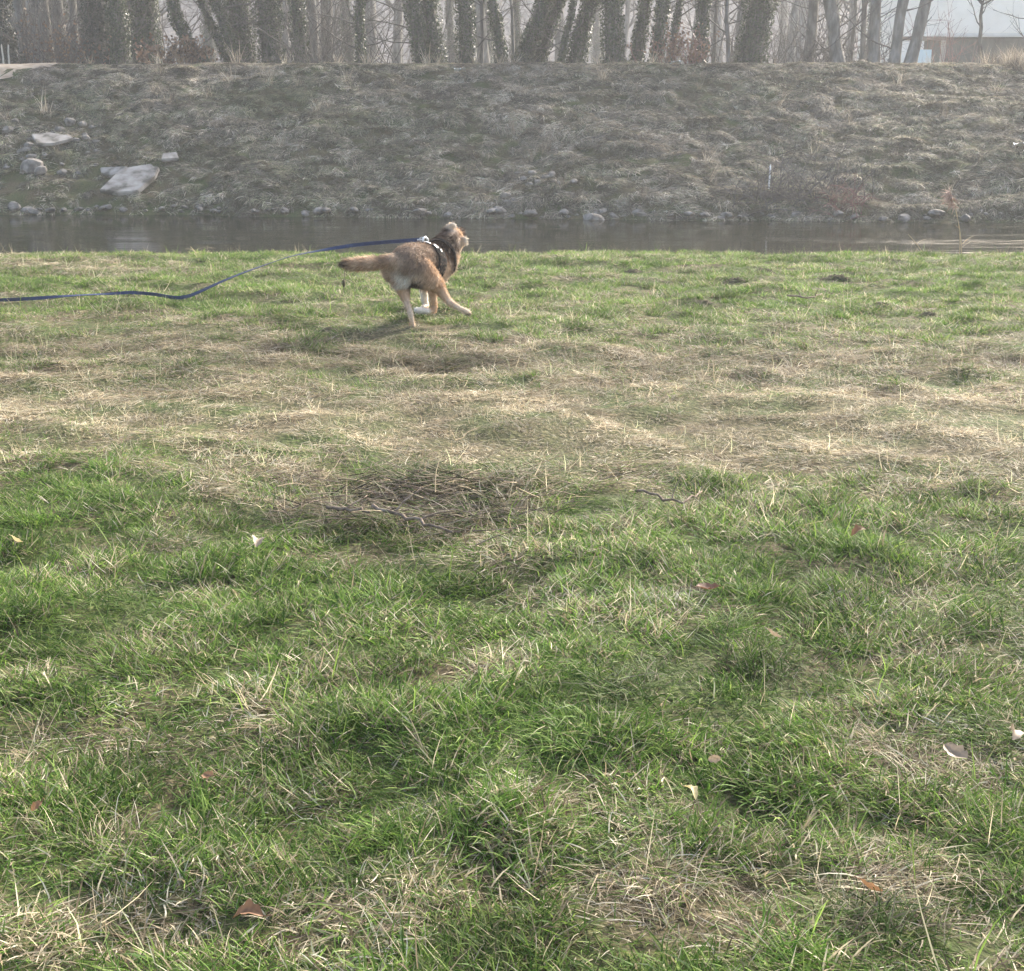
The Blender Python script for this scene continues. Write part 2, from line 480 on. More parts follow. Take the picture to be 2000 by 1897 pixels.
def euler_on(normals, yaw):
    n = normals
    x = np.array([1.0, 0, 0]) - n * n[:, :1]; x /= np.linalg.norm(x, axis=1)[:, None]
    y = np.cross(n, x)
    c, s = np.cos(yaw)[:, None], np.sin(yaw)[:, None]
    X = x * c + y * s; Yv = -x * s + y * c
    return np.stack([np.arctan2(Yv[:, 2], n[:, 2]), np.arcsin(np.clip(-X[:, 2], -1, 1)), np.arctan2(X[:, 1], X[:, 0])], 1)

def tnormal(x, y, e=.15):
    dx = (terrain(x + e, y) - terrain(x - e, y)) / (2 * e); dy = (terrain(x, y + e) - terrain(x, y - e)) / (2 * e)
    n = np.stack([-dx, -dy, np.ones_like(dx)], 1); return n / np.linalg.norm(n, axis=1)[:, None]

def instancer(name, protos, pts, rot, scl, pick, tint, mat, parent=None):
    """one mesh holds the tuft prototypes and the points; geometry nodes put tufts on the points"""
    Vs, Qs, Ts, rn, va = [], [], [], [], []; n = 0
    for k, (V, Q, T, r) in enumerate(protos):
        Vs.append(V); Qs.append(Q + n); Ts.append(T + n); rn.append(r); va.append(np.full(len(V), k)); n += len(V)
    m = len(pts)
    V = np.concatenate(Vs + [pts])
    me = bpy.data.meshes.new(name)
    me = fast_mesh(name, V, [np.concatenate(Qs), np.concatenate(Ts)])
    z = lambda a, w: np.concatenate([np.zeros((n, w)) if w > 1 else np.zeros(n), a])
    fattr(me, 'rnd', np.concatenate(rn + [np.zeros(m)]))
    iattr(me, 'variant', np.concatenate(va + [np.full(m, -1)]))
    iattr(me, 'pick', z(pick, 1)); fattr(me, 'scl', z(scl, 1))
    vattr(me, 'rot', z(rot, 3)); vattr(me, 'tint', z(tint, 3))
    o = link(name, me, mat, parent)
    ng = bpy.data.node_groups.new(name + '_nodes', 'GeometryNodeTree')
    ng.interface.new_socket('Geometry', in_out='INPUT', socket_type='NodeSocketGeometry')
    ng.interface.new_socket('Geometry', in_out='OUTPUT', socket_type='NodeSocketGeometry')
    L = ng.links.new
    def nd(t, **kw):
        q = ng.nodes.new(t)
        for a, b in kw.items(): setattr(q, a, b)
        return q
    def attr(nm, ty):
        q = nd('GeometryNodeInputNamedAttribute', data_type=ty); q.inputs['Name'].default_value = nm
        return q.outputs['Attribute']
    gi = nd('NodeGroupInput'); go = nd('NodeGroupOutput')
    cmp_ = nd('FunctionNodeCompare', data_type='INT', operation='GREATER_EQUAL')
    ints = [s for s in cmp_.inputs if s.type == 'INT']
    L(attr('variant', 'INT'), ints[0]); ints[1].default_value = 0
    sp = nd('GeometryNodeSeparateGeometry', domain='POINT')
    L(gi.outputs[0], sp.inputs[0]); L(cmp_.outputs[0], sp.inputs[1])
    si = nd('GeometryNodeSplitToInstances', domain='POINT')
    L(sp.outputs[0], si.inputs[0]); L(attr('variant', 'INT'), si.inputs['Group ID'])
    so = nd('GeometryNodeSortElements', domain='INSTANCE')
    L(si.outputs[0], so.inputs[0])
    L(si.outputs['Group ID'], so.inputs['Sort Weight'])
    mp_ = nd('GeometryNodeMeshToPoints'); mp_.inputs['Radius'].default_value = .001
    L(sp.outputs[1], mp_.inputs[0])
    ip = nd('GeometryNodeInstanceOnPoints')
    ip.inputs['Pick Instance'].default_value = True
    e2r = nd('FunctionNodeEulerToRotation'); L(attr('rot', 'FLOAT_VECTOR'), e2r.inputs[0])
    L(mp_.outputs[0], ip.inputs['Points']); L(so.outputs[0], ip.inputs['Instance'])
    L(attr('pick', 'INT'), ip.inputs['Instance Index']); L(e2r.outputs[0], ip.inputs['Rotation'])
    L(attr('scl', 'FLOAT'), ip.inputs['Scale'])
    L(ip.outputs[0], go.inputs[0])
    md = o.modifiers.new('tufts', 'NODES'); md.node_group = ng
    return o

def blob(x, y, cx, cy, rx, ry):
    return np.exp(-(((x - cx) / rx) ** 2 + ((y - cy) / ry) ** 2))

rg = np.random.default_rng(21)
PR = []
for k in range(6):      # matted, combed turf
    PR.append(tuft(60, .095, (.03, .085), (6, 36), (-12, 12), .0031, 0, 1.3, rg))
for k in range(4):      # fresh upright tufts
    PR.append(tuft(60, .075, (.03, .085), (22, 70), (-5, 40), .0031, 0, 2.2, rg))
for k in range(4):      # long flattened straw
    PR.append(tuft(38, .10, (.06, .15), (2, 24), (-14, 8), .0031, 0, 1.0, rg))
for k in range(2):      # few upright dry stalks
    PR.append(tuft(5, .06, (.08, .2), (35, 80), (20, 60), .003, 0, 3.1, rg))
for k in range(3):      # short thatch, cut stubble
    PR.append(tuft(46, .10, (.025, .07), (10, 60), (-5, 30), .0034, 0, 3.1, rg))

def halfw(y): return (.3850 * (.961 * y + .442)) * 1.16 + .45
def scatter(y0, y1, dens):
    W = halfw(y1); n = int(2 * W * (y1 - y0) * dens)
    y = y0 + (y1 - y0) * rg.random(n); x = (rg.random(n) * 2 - 1) * W
    k = np.abs(x) < halfw(y); return x[k], y[k]
parts = [scatter(1.75, 3.2, 620), scatter(3.2, 5, 500), scatter(5, 9, 340), scatter(9, 15.3, 220)]
gx = np.concatenate([a for a, b in parts]); gy = np.concatenate([b for a, b in parts])
gz_ = terrain(gx, gy)
# state of the sward: 0 fresh green ... 1 dead straw
big = fbm(gx * .55 + 3, gy * .75, 3); mid = fbm(gx * 3.1, gy * 4.2 + 8, 3); small = fbm(gx * 6.5, gy * 8 + 3, 2)
dry = .40 - .11 * ss(5.6, 4.6, gy) + (big - .5) * .3 + (mid - .5) * .8 + (small - .5) * .6
dry = dry + .58 * np.exp(-((gy - 6.75 + .10 * gx) / .72) ** 2)                      # worn straw band
dry = dry + .28 * blob(gx, gy, .9, 6.9, 2.2, .6) + .2 * blob(gx, gy, 2.4, 6.2, 1.4, .45)
dry = dry + .32 * blob(gx, gy, -2.4, 9.2, 1.5, .6) + .30 * blob(gx, gy, -.3, 8.5, 1.2, .4) + .22 * blob(gx, gy, 2.3, 8.4, 2.4, .6)
dry = dry + .12 * np.exp(-((gy - 8) / 1.0) ** 2)
dry = dry + .45 * blob(gx, gy, -4.2, 13.2, .9, .9) - .3 * blob(gx, gy, -4.6, 12.4, .8, .5)
dry = dry - .14 * ss(10.2, 12.2, gy) - .12 * blob(gx, gy, 2.3, 11.5, 3.5, 1.6)
dry = dry - .3 * blob(gx, gy, -1.7, 5.3, .8, .5) - .15 * blob(gx, gy, .25, 3.3, .4, .7) - .15 * blob(gx, gy, .9, 4.6, 1.0, .5)
dry = dry + .35 * blob(gx, gy, -.5, 5.35, .8, .45) + .2 * blob(gx, gy, -.8, 2.35, .45, .2) + .25 * blob(gx, gy, .45, 2.45, .45, .12) + .18 * blob(gx, gy, .85, 2.4, .3, .3)
dry = dry + .18 * blob(gx, gy, -1.1, 3.6, .35, .35) + .15 * blob(gx, gy, 1.6, 3.9, .6, .5)
dry = np.clip(dry, .06, .97)
fresh_ = (dry < .42) & (fbm(gx * 6.0 + 50, gy * 7.0, 2) > .50)
bright = .90 + .2 * (mid - .5) + (small - .5) * 1.0 + .16 * fresh_  # tuft tone varies; darker tufts paint in the shaded gaps between clumps
bright = bright * (1 - .15 * blob(gx, gy, -.45, 5.15, .75, .35)) * (1 - .3 * blob(gx, gy, -.2, 8.3, 1.2, .35)) * (1 - .22 * blob(gx, gy, -2, 9.1, 1.6, .6))
bright = bright * (1 - .25 * ss(.56, .70, fbm(gx * 2.2 + 30, gy * 3.4, 2)))
bright = bright * (1 + .42 * np.exp(-((gy - 6.7) / .7) ** 2))
frost = np.zeros_like(gx)
for (u, v, r) in [(495, 1345, .05), (1320, 1180, .06), (1700, 1195, .07), (590, 1580, .05), (440, 1195, .035), (720, 1893, .05), (1815, 1410, .05), (1340, 1755, .05), (800, 1565, .045), (345, 1745, .06), (1960, 1120, .06)]:
    P_ = hit(u, v, 1.5, 16); frost = np.maximum(frost, .34 * blob(gx, gy, P_[0], P_[1], r * 1.5, r))
pick = np.zeros(len(gx), int); q = rg.random(len(gx)); cl = fbm(gx * 6.0 + 50, gy * 7.0, 2)
vi = rg.integers(0, 1000, len(gx))
fresh = (dry < .42) & (cl > .50)
pick = vi % 6
pick[fresh] = 6 + vi[fresh] % 4
st_ = (dry > .45) & (q < .55); pick[st_] = 10 + vi[st_] % 4
stub = (~fresh) & (q > .72); pick[stub] = 16 + vi[stub] % 3
stalk = (q < .025 + .05 * (dry > .4)); pick[stalk] = 14 + vi[stalk] % 2
scl = .60 + .46 * rg.random(len(gx)) + .6 * (cl - .5)
scl = scl * (1 - .28 * np.exp(-((gy - 6.7) / .9) ** 2))          # trodden short in the worn band
scl[fresh] *= 1.12
pw = hit(805, 646, 8, 12); scl *= 1 - .5 * blob(gx, gy, pw[0], pw[1] - .1, .35, .4)
yaw = fbm(gx * 1.9, gy * 1.9 + 60, 2) * 4 * math.pi + (rg.random(len(gx)) - .5) * 3.6
dryt = np.clip(dry + (pick >= 10) * (pick < 16) * .4, 0, 1)
gr = instancer('meadow_grass', PR, np.stack([gx, gy, gz_ - .004], 1), euler_on(tnormal(gx, gy), yaw), scl, pick, np.stack([dryt, bright, frost], 1), M_GRASS)
tag(gr, 'matted green and straw-coloured winter grass covering the near meadow', 'grass', kind='stuff')

# ---- rough grass of the far embankment
BR = []
rb = np.random.default_rng(31)
for k in range(6):      # tussocks combed downhill (towards -y)
    BR.append(tuft(56, .11, (.15, .31), (8, 46), (-55, -12), .010, -math.pi / 2, 1.0, rb))
for k in range(3):      # short thatch between them
    BR.append(tuft(40, .2, (.10, .26), (5, 40), (-15, 10), .012, -math.pi / 2, 2.0, rb))
for k in range(2):      # tall straw
    BR.append(tuft(22, .12, (.3, .6), (45, 85), (20, 70), .009, 0, 3.1, rb))
nc = 8000                                   # tussock centres, five tufts each
cx = (rb.random(nc) * 2 - 1) * 20; cyy = 30.2 + 12.3 * rb.random(nc); cb = rb.random(nc)
bx_ = np.concatenate([np.repeat(cx, 3) + rb.normal(0, .13, nc * 3), (rb.random(9000) * 2 - 1) * 20])
by_ = np.concatenate([np.repeat(cyy, 3) + rb.normal(0, .05, nc * 3), 30.2 + 12.3 * rb.random(9000)])
bcl = np.concatenate([np.repeat(cb, 3), np.full(9000, -1.0)]); n = len(bx_)
bz_ = terrain(bx_, by_)
k = (np.abs(bx_) < .385 * (.961 * by_ + .442) * 1.12 + .6) & (bz_ > WATER_Z + .03) & ~on_path(bx_, by_)
lowleft = blob(bx_, by_, -11, 33.6, 2.6, 1.5)
k &= ~((lowleft > .3) & (rb.random(n) < .72))
k &= ~((by_ > 40.6) & (rb.random(n) < .35))
bx_, by_, bz_, bcl = bx_[k], by_[k], bz_[k], bcl[k]
bn = fbm(bx_ * .5, by_ * .6 + 4, 3); bm2 = fbm(bx_ * 1.8, by_ * 2.2, 2)
bd = .57 + (bn - .5) * .8 + (bm2 - .5) * .5 + .15 * ss(38, 40.5, by_) + .2 * blob(bx_, by_, 5, 35, 5, 2)
bd -= .45 * blob(bx_, by_, -6.8, 38, 1.2, .8) + .5 * blob(bx_, by_, 9.6, 33.0, 1.2, .6)
bbr = np.where(bcl >= 0, .38 + 1.2 * bcl ** 1.3, .38) + .4 * (bm2 - .4)  # tussock tone varies; thatch coloured dark to stand for shade between tussocks
bbr *= 1 - .35 * blob(bx_, by_, -7.8, 34.8, 1.8, .7)
bp = rb.integers(0, 6, len(bx_)); q = rb.random(len(bx_))
low_ = (bcl < 0) | (q > .9); bp[low_] = 6 + rb.integers(0, 3, low_.sum())
tall = (q < .006) | ((by_ > 40.2) & (q < .012)) | ((bx_ > 14.2) & (by_ > 39.3) & (q < .5))
bp[tall] = 9 + rb.integers(0, 2, tall.sum())
bs = .55 + .22 * (bcl >= 0) + .55 * rb.random(len(bx_)) + .6 * (fbm(bx_ * 1.2, by_ * 1.4, 2) - .5)
bs = np.clip(bs * (1 - .45 * ss(40, 41, by_) * (~tall)), .25, 1.4)
byaw = (fbm(bx_ * .7, by_ * .7 + 60, 2) - .5) * 3.2 + (rb.random(len(bx_)) - .5) * 1.2
bdt = np.clip(bd + .45 * tall, .05, 1)
o = instancer('bank_grass', BR, np.stack([bx_, by_, bz_ - .01], 1), euler_on(tnormal(bx_, by_), byaw), bs, bp, np.stack([bdt, bbr, np.zeros_like(bbr)], 1), M_BANK)
tag(o, 'shaggy grey-brown dead grass hanging down the far embankment', 'grass', kind='stuff')


# ------------------------------------------------------------------ trees of the wood on the embankment
def wander(p, d, L, n, rng, bend=.25, up=0.0):
    pts = [np.array(p, float)]; d = np.array(d, float); d /= np.linalg.norm(d)
    for k in range(n):
        d = d + rng.normal(0, bend, 3) * .6 + np.array([0, 0, up]); d /= np.linalg.norm(d)
        pts.append(pts[-1] + d * L / n)
    return np.array(pts)

def branch(mb, p, d, L, r, depth, rng):
    n = 5 if depth > 0 else 3
    pts = wander(p, d, L, n, rng, .28, .06)
    mb.tube(pts, np.linspace(r, r * .35, n + 1), 5 if depth > 1 else (4 if depth else 3), cap=False)
    if depth == 0: return
    for k in range(4 if depth > 1 else 5):
        t = .3 + .65 * rng.random(); q = pts[0] + 0
        f = t * n; a = int(f); q = pts[a] + (pts[min(a + 1, n)] - pts[a]) * (f - a)
        dd = (pts[-1] - pts[0]); dd /= np.linalg.norm(dd)
        dd = dd + rng.normal(0, .65, 3)
        branch(mb, q, dd, L * (.35 + .25 * rng.random()), r * .45 * (1.1 - t * .4), depth - 1, rng)

def ivy_leaves(mb, path, rad, hmax, dens, rng, spread=.12, size=.062):
    """leaf faces clinging round a stem"""
    seg = np.linalg.norm(np.diff(path, axis=0), axis=1); cum = np.concatenate([[0], np.cumsum(seg)])
    H = min(hmax, cum[-1]); n = int(dens * H)
    t = H * rng.random(n); lump = fbm(t * 1.8, np.full(n, path[0][0] * 3.1), 2)
    k = rng.random(n) < .25 + 1.1 * lump; t = t[k]; n = len(t); lump = lump[k]
    C = np.stack([np.interp(t, cum, path[:, a]) for a in range(3)], 1)
    rr = np.interp(t, cum, rad) + (spread * (.2 + 1.4 * lump)) * rng.random(n) ** .6
    th = rng.random(n) * 2 * math.pi
    out = np.stack([np.cos(th), np.sin(th), np.zeros(n)], 1)
    P = C + out * rr[:, None]
    nor = out + rng.normal(0, .55, (n, 3)); nor /= np.linalg.norm(nor, axis=1)[:, None]
    a = np.cross(nor, rng.normal(0, 1, (n, 3))); a /= np.linalg.norm(a, axis=1)[:, None]
    b = np.cross(nor, a); s_ = (size * (.5 + .8 * rng.random(n)))[:, None]
    V = np.stack([P - a * s_ * .5, P + b * s_ * .45, P + a * s_ * .6, P - b * s_ * .45], 1).reshape(-1, 3)
    Q = np.arange(n * 4).reshape(n, 4)
    mb.add(V, Q=Q, a=np.repeat(rng.random(n), 4))

def tree(u, w, top_u, y, kind, label, group, H=10.5, low=3, bow=0.0):
    """kind: ivy / bare / dense. u: foot, top_u: where the stem is 2.1 m up"""
    rng = np.random.default_rng(int(u * 13 + y * 7))
    b = at(u, 121, y); x0 = b[0]; z0 = float(terrain(x0, y)) - .12
    px = y * 1.03 / F_PX
    rr = w * px * .5 * (.66 if kind == 'ivy' else (.4 if kind == 'dense' else 1.0))
    lx = (top_u - u) * px / 2.2
    hs = np.array([0, .12, .45, 1.0, 1.6, 2.3, 3.4, 5, 7, 9, 10.5]) * H / 10.5
    hs[:6] = [0, .12, .45, 1.0, 1.6, 2.3]
    yy = rng.normal(0, .05)
    off = np.where(hs < 2.3, hs * lx, 2.3 * lx + (hs - 2.3) * lx * .45)
    off = off + bow * np.sin(np.clip(hs / 2.3, 0, 1) * math.pi)
    path = np.stack([x0 + off + rng.normal(0, .012, len(hs)) * hs ** .7, y + yy * hs + rng.normal(0, .012, len(hs)) * hs ** .7, z0 + hs], 1)
    rad = rr * np.array([1.55, 1.28, 1.08, 1.0, .97, .93, .84, .68, .48, .28, .1])
    t = empty({'ivy': 'ivy_tree', 'bare': 'bare_tree', 'dense': 'evergreen_tree'}[kind], (x0, y, z0), label, 'tree', group)
    mb = MB(); mb.tube(path, rad, 12 if w > 14 else 8)
    V = mb.V[0]; V[:, :2] += (RNG.normal(0, .05 * rr, (len(V), 2)))
    mb.build('trunk', M_BARK2 if kind == 'bare' else M_BARK, t)
    mb = MB()
    for k in range(9 if w > 12 else 5):
        h = H * (.33 + .6 * rng.random()); p = np.array([np.interp(h, hs, path[:, a]) for a in range(3)])
        az = rng.random() * 2 * math.pi; d = (math.cos(az), math.sin(az), .5 + .6 * rng.random())
        branch(mb, p, d, H * .3 * (.6 + .6 * rng.random()), np.interp(h, hs, rad) * .45 + .01, 2, rng)
    for k in range(low):
        h = .5 + 2.2 * rng.random(); p = np.array([np.interp(h, hs, path[:, a]) for a in range(3)])
        sg = rng.choice([-1, 1]); d = (sg, rng.normal(0, .5), .15 + .5 * rng.random())
        branch(mb, p, d, 1.0 + 1.6 * rng.random(), .018 + .012 * rng.random(), 1, rng)
    mb.build('crown', M_TWIG, t)
    if kind == 'ivy':
        mb = MB(); ivy_leaves(mb, path, rad, H * .55, 1250 * max(.5, w / 30), rng, w * px * .22 + .02)
        mb.build('ivy', M_IVY, t)
    if kind == 'dense':
        mb = MB(); ivy_leaves(mb, path, rad, H * .8, 3000, rng, w * px * .42, .075)
        mb.build('foliage', M_DARKIVY, t)
    return t

G_IVY = 'ivy-clad trees in a row on the embankment'
G_BARE = 'bare trees on the embankment'
L_IVY = 'upright ivy-covered tree in the row on the embankment crest'
L_IVYR = 'ivy-covered tree leaning to the right on the embankment crest'
L_IVYL = 'ivy-covered tree leaning to the left on the embankment crest'
L_GREY = 'straight grey bare trunk in the dense wood behind the sandy track'
TREES = [
 (8, 60, 4, 46, 'dense', 'dark evergreen tree beside the two pale stakes by the sandy track', None),
 (52, 22, 50, 49, 'bare', L_GREY, 'grey trunks behind the track'),
 (76, 18, 76, 51, 'bare', L_GREY, 'grey trunks behind the track'),
 (97, 22, 96, 48, 'bare', L_GREY, 'grey trunks behind the track'),
 (121, 24, 119, 50, 'bare', L_GREY, 'grey trunks behind the track'),
 (146, 14, 148, 49, 'bare', L_GREY, 'grey trunks behind the track'),
 (192, 66, 196, 46.5, 'dense', 'broad dark evergreen tree with bushy foliage to the ground', None),
 (237, 36, 239, 45, 'ivy', 'very dark ivy-covered trunk touching the broad evergreen', None),
 (285, 52, 292, 47, 'ivy', 'bushy ivy-covered tree beside the brown leafy shrub', None),
 (412, 26, 352, 44.5, 'ivy', 'bowed ivy-covered trunk curving strongly left above the brown shrub', None, 10.5, 4, -.28),
 (452, 15, 402, 45.5, 'ivy', 'thin ivy-covered trunk leaning left behind the bowed one', None),
 (466, 22, 428, 44.6, 'ivy', L_IVYL, G_IVY),
 (482, 48, 470, 46.5, 'ivy', 'thick bushy ivy column left of a pale narrow gap', None),
 (533, 54, 527, 46, 'ivy', 'thick bushy ivy column right of a pale narrow gap', None),
 (588, 32, 586, 45.5, 'ivy', L_IVY, G_IVY),
 (616, 20, 612, 47.5, 'bare', 'thin bare trunk rising behind the tangled shrub', 'thin trunks behind tangled shrub'),
 (641, 22, 640, 48.5, 'bare', 'thin bare trunk rising behind the tangled shrub', 'thin trunks behind tangled shrub'),
 (704, 17, 705, 44, 'ivy', 'lone slim tree with long level branches on both sides', None, 10.5, 9),
 (828, 34, 806, 44.2, 'ivy', 'ivy trunk leaning left, joined at the foot to its neighbour', None),
 (856, 30, 838, 44.6, 'ivy', 'ivy trunk beside a narrow bluish gap, close to its left neighbour', None),
 (912, 36, 908, 44.4, 'ivy', 'straight thick ivy trunk beside a narrow bluish gap', None),
 (940, 7, 944, 45, 'bare', 'thin dark sapling forking between two thick ivy trunks', None, 6, 5),
 (982, 22, 964, 44.3, 'ivy', L_IVYL, G_IVY),
 (1003, 6, 1000, 45.5, 'bare', 'pencil-thin straight sapling in the pale gap between ivy trunks', None, 7, 1),
 (1014, 36, 1062, 44.6, 'ivy', L_IVYR, G_IVY),
 (1046, 28, 1088, 45.2, 'ivy', L_IVYR, G_IVY),
 (1092, 12, 1118, 44.2, 'ivy', 'slender ivy stem slanting right with looping low branches', None, 9, 6),
 (1118, 34, 1150, 44.8, 'ivy', L_IVYR, G_IVY),
 (1198, 42, 1192, 44.2, 'ivy', L_IVY, G_IVY),
 (1240, 27, 1256, 45, 'ivy', L_IVYR, G_IVY),
 (1280, 25, 1292, 44.4, 'ivy', L_IVY, G_IVY),
 (1306, 17, 1324, 45.4, 'ivy', L_IVYR, G_IVY),
 (1362, 28, 1370, 45, 'ivy', L_IVY, G_IVY),
 (1393, 7, 1396, 46, 'bare', 'thin bare sapling standing by the reddish brown shrub', None, 7, 3),
 (1425, 8, 1416, 45, 'bare', 'thin bare sapling leaning left against the thickest ivy tree', None, 7, 3),
 (1462, 60, 1478, 45, 'ivy', 'thickest ivy tree, broad and ragged, with long right-hand branches', None, 11, 6),
 (1578, 19, 1582, 46.5, 'bare', 'grey bare trunk standing among pale twiggy undergrowth', None, 10.5, 7),
 (1640, 24, 1615, 45.5, 'bare', 'grey bare trunk leaning left above the twiggy undergrowth', None, 10.5, 6),
 (1661, 7, 1664, 47, 'bare', 'thin grey pole-like sapling next to the left-leaning bare trunk', None, 8, 2),
 (1683, 10, 1684, 45.5, 'bare', 'slim grey trunk close beside a thicker wavy one', None, 9, 2),
 (1707, 20, 1703, 44.8, 'bare', 'thicker wavy grey trunk at the edge of the bright gap', None, 10.5, 2),
 (1745, 19, 1753, 44.5, 'bare', 'straight grey trunk between bright gap and pale house', None, 10.5, 5),
 (1776, 21, 1799, 44.2, 'bare', 'grey trunk leaning right beside the pale blue panel', None, 10.5, 2),
]
for a in TREES: tree(*a)

# crooked little tree before the shed, far right
rng = np.random.default_rng(77)
t0 = at(1932, 121, 46); z0 = float(terrain(t0[0], 46)) - .1
t = empty('crooked_tree', (t0[0], 46, z0), 'small crooked bare tree forking in front of the dark shed', 'tree')
pts = np.array([(0, 0, 0), (-.22, 0, .45), (-.38, 0, .9), (-.36, .02, 1.4), (-.42, 0, 1.75), (-.40, 0, 2.1)]) + np.array([t0[0], 46, z0])
mb = MB(); mb.tube(pts, [.11, .085, .07, .06, .055, .045], 8); mb.build('trunk', M_BARK, t)
mb = MB()
for d, L in (((-1, .1, .35), 1.6), ((.6, 0, 1), 1.5), ((-.5, .3, 1), 1.4), ((.9, -.2, .5), 1.3)): branch(mb, pts[-1], d, L, .035, 2, rng)
for d, L, h in (((-1, 0, .8), 1.1, 3), ((.8, .2, .6), 1.0, 4)): branch(mb, pts[h], d, L, .025, 1, rng)
mb.build('crown', M_TWIG, t)

# farther trees fading into the mist: three kinds, copied
def copy_tree(src, loc, rz, s):
    r = src.copy(); COL.objects.link(r); r.location = loc; r.rotation_euler = (0, 0, rz); r.scale = (s, s, s)
    for ch in src.children:
        c = ch.copy(); COL.objects.link(c); c.parent = r; c.matrix_parent_inverse = ch.matrix_parent_inverse.copy()
    return r
FAR = []
rng = np.random.default_rng(91)
for k, (w_, kd) in enumerate(((20, 'bare'), (24, 'bare'), (26, 'ivy'))):
    FAR.append(tree(560 + 60 * k, w_, 556 + 62 * k, 60 + 3 * k, kd, ('slim bare tree fading into the mist deep in the wood', 'stouter bare tree fading into the mist deep in the wood', 'ivy-wrapped tree fading into the mist deep in the wood')[k], ('slim misty trees', 'stout misty trees', 'ivy-wrapped misty trees')[k], 12, 5))
for k in range(66):
    y = 54 + 60 * rng.random() ** 1.2; u = -60 + 1760 * rng.random() if k < 50 else -30 + 400 * rng.random()
    x = at(u, 110, y)[0]
    copy_tree(FAR[k % 3], (x, y, float(terrain(x, y)) - .1), rng.random() * 6.28, .75 + .6 * rng.random())

for k in range(14):      # unseen trees added right of the view to shade the bank
    y = 47 + 14 * rng.random(); x = 22 + 2.2 * k + rng.normal(0, .6)
    copy_tree(FAR[(k + 1) % 3], (x, y, float(terrain(x, y)) - .1), rng.random() * 6.28, .9 + .4 * rng.random())

# ------------------------------------------------------------------ undergrowth shrubs
def shrub(name, u, y, wid, h, n, mat, label, leaves=None, seed=0, arch=0.0, v=121):
    rng = np.random.default_rng(seed + int(u)); b = at(u, v, y); z0 = float(terrain(b[0], y)) - .04
    t = empty(name, (b[0], y, z0), label, 'shrub')
    mb = MB(); tips = []
    for k in range(n):
        p = np.array([b[0] + wid * .25 * rng.normal(), y + .2 * rng.normal(), 0]); p[2] = float(terrain(p[0], p[1])) - .03
        d = np.array([rng.normal(0, .55), rng.normal(0, .35), 1.0])
        L = h * (.6 + .6 * rng.random()); m_ = 7
        pts = wander(p, d, L, m_, rng, .22, -arch)
        mb.tube(pts, np.linspace(.012, .004, m_ + 1) * (h / 1.3) ** .5, 4, cap=False); tips.append(pts)
        for q in range(4):
            a = rng.integers(2, m_); dd = pts[a] - pts[a - 1]; dd = dd / np.linalg.norm(dd) + rng.normal(0, .6, 3)
            p2 = wander(pts[a], dd, L * .35, 4, rng, .25, -arch * .5); mb.tube(p2, np.linspace(.006, .003, 5) * (h / 1.3) ** .5, 3, cap=False); tips.append(p2)
    mb.build('twigs', mat, t)
    if leaves:
        mb = MB(); P = np.concatenate(tips); P = P[rng.integers(0, len(P), leaves)] + rng.normal(0, .05, (leaves, 3))
        nn = rng.normal(0, 1, (leaves, 3)); a = np.cross(nn, rng.normal(0, 1, (leaves, 3))); a /= np.linalg.norm(a, axis=1)[:, None]
        b_ = np.cross(a, nn); b_ /= np.linalg.norm(b_, axis=1)[:, None]; s_ = (.03 + .05 * rng.random(leaves))[:, None]
        V = np.stack([P - a * s_, P + b_ * s_ * .7, P + a * s_, P - b_ * s_ * .7], 1).reshape(-1, 3)
        mb.add(V, Q=np.arange(leaves * 4).reshape(-1, 4), a=np.repeat(rng.random(leaves), 4))
        mb.build('leaves', M_DEADLEAF, t)
    return t
shrub('leafy_shrub', 345, 44, 2.2, 1.0, 34, M_TWIG, 'low shrub with brown dead leaves under the bowed tree', 1500)
shrub('tangled_shrub', 628, 43.8, 1.6, 1.3, 40, M_TWIG, 'tangled bare shrub at the foot of thin trunks')
shrub('reddish_shrub', 1338, 43.9, 1.8, 1.25, 44, M_REDTWIG, 'reddish brown twiggy shrub between two ivy trees', 500)
shrub('pale_thicket', 1535, 45.5, 3.0, 1.5, 60, M_TWIG, 'wide twiggy thicket right of the thickest ivy tree')
shrub('pale_thicket', 1620, 46.5, 2.4, 1.2, 40, M_TWIG, 'low twiggy thicket under the left-leaning bare trunk', seed=4)
shrub('gap_shrub', 1726, 47, 1.0, 1.3, 16, M_TWIG, 'thin bare shrub standing in the bright gap', seed=2)
shrub('dark_thicket', 95, 47, 3.4, 1.6, 60, M_TWIG, 'brown thicket in front of straight grey trunks by the track', 400, seed=3)
shrub('dark_thicket', 160, 46, 2.0, 1.2, 36, M_TWIG, 'brown thicket beside the broad evergreen', 300, seed=9)
shrub('red_shrub', 1832, 62, 2.4, 2.9, 20, M_REDTWIG, 'tall red-stemmed shrub in front of the pale house', seed=5)
rs = np.random.default_rng(66)
for k in range(14):
    t_ = shrub('bare_sapling', [35, 85, 130, 165, 325, 560, 610, 660, 760, 1030, 1400, 1540, 1600, 1650][k], 46 + 6 * rs.random(), 1.8, 3.0 + 1.2 * rs.random(), 13, M_TWIG, 'tangle of thin bare saplings filling a gap between trunks', seed=200 + k)
    t_['group'] = 'bare saplings between the trunks'
shrub('bank_bramble', 1555, 31.6, 2.6, 1.25, 90, M_TWIG, 'dead purplish bramble arching over the far water edge', seed=8, arch=.16, v=420)
shrub('bank_bramble', 1650, 31.2, 1.6, .8, 40, M_REDTWIG, 'low reddish bramble trailing at the far water edge', seed=12, arch=.2, v=425)

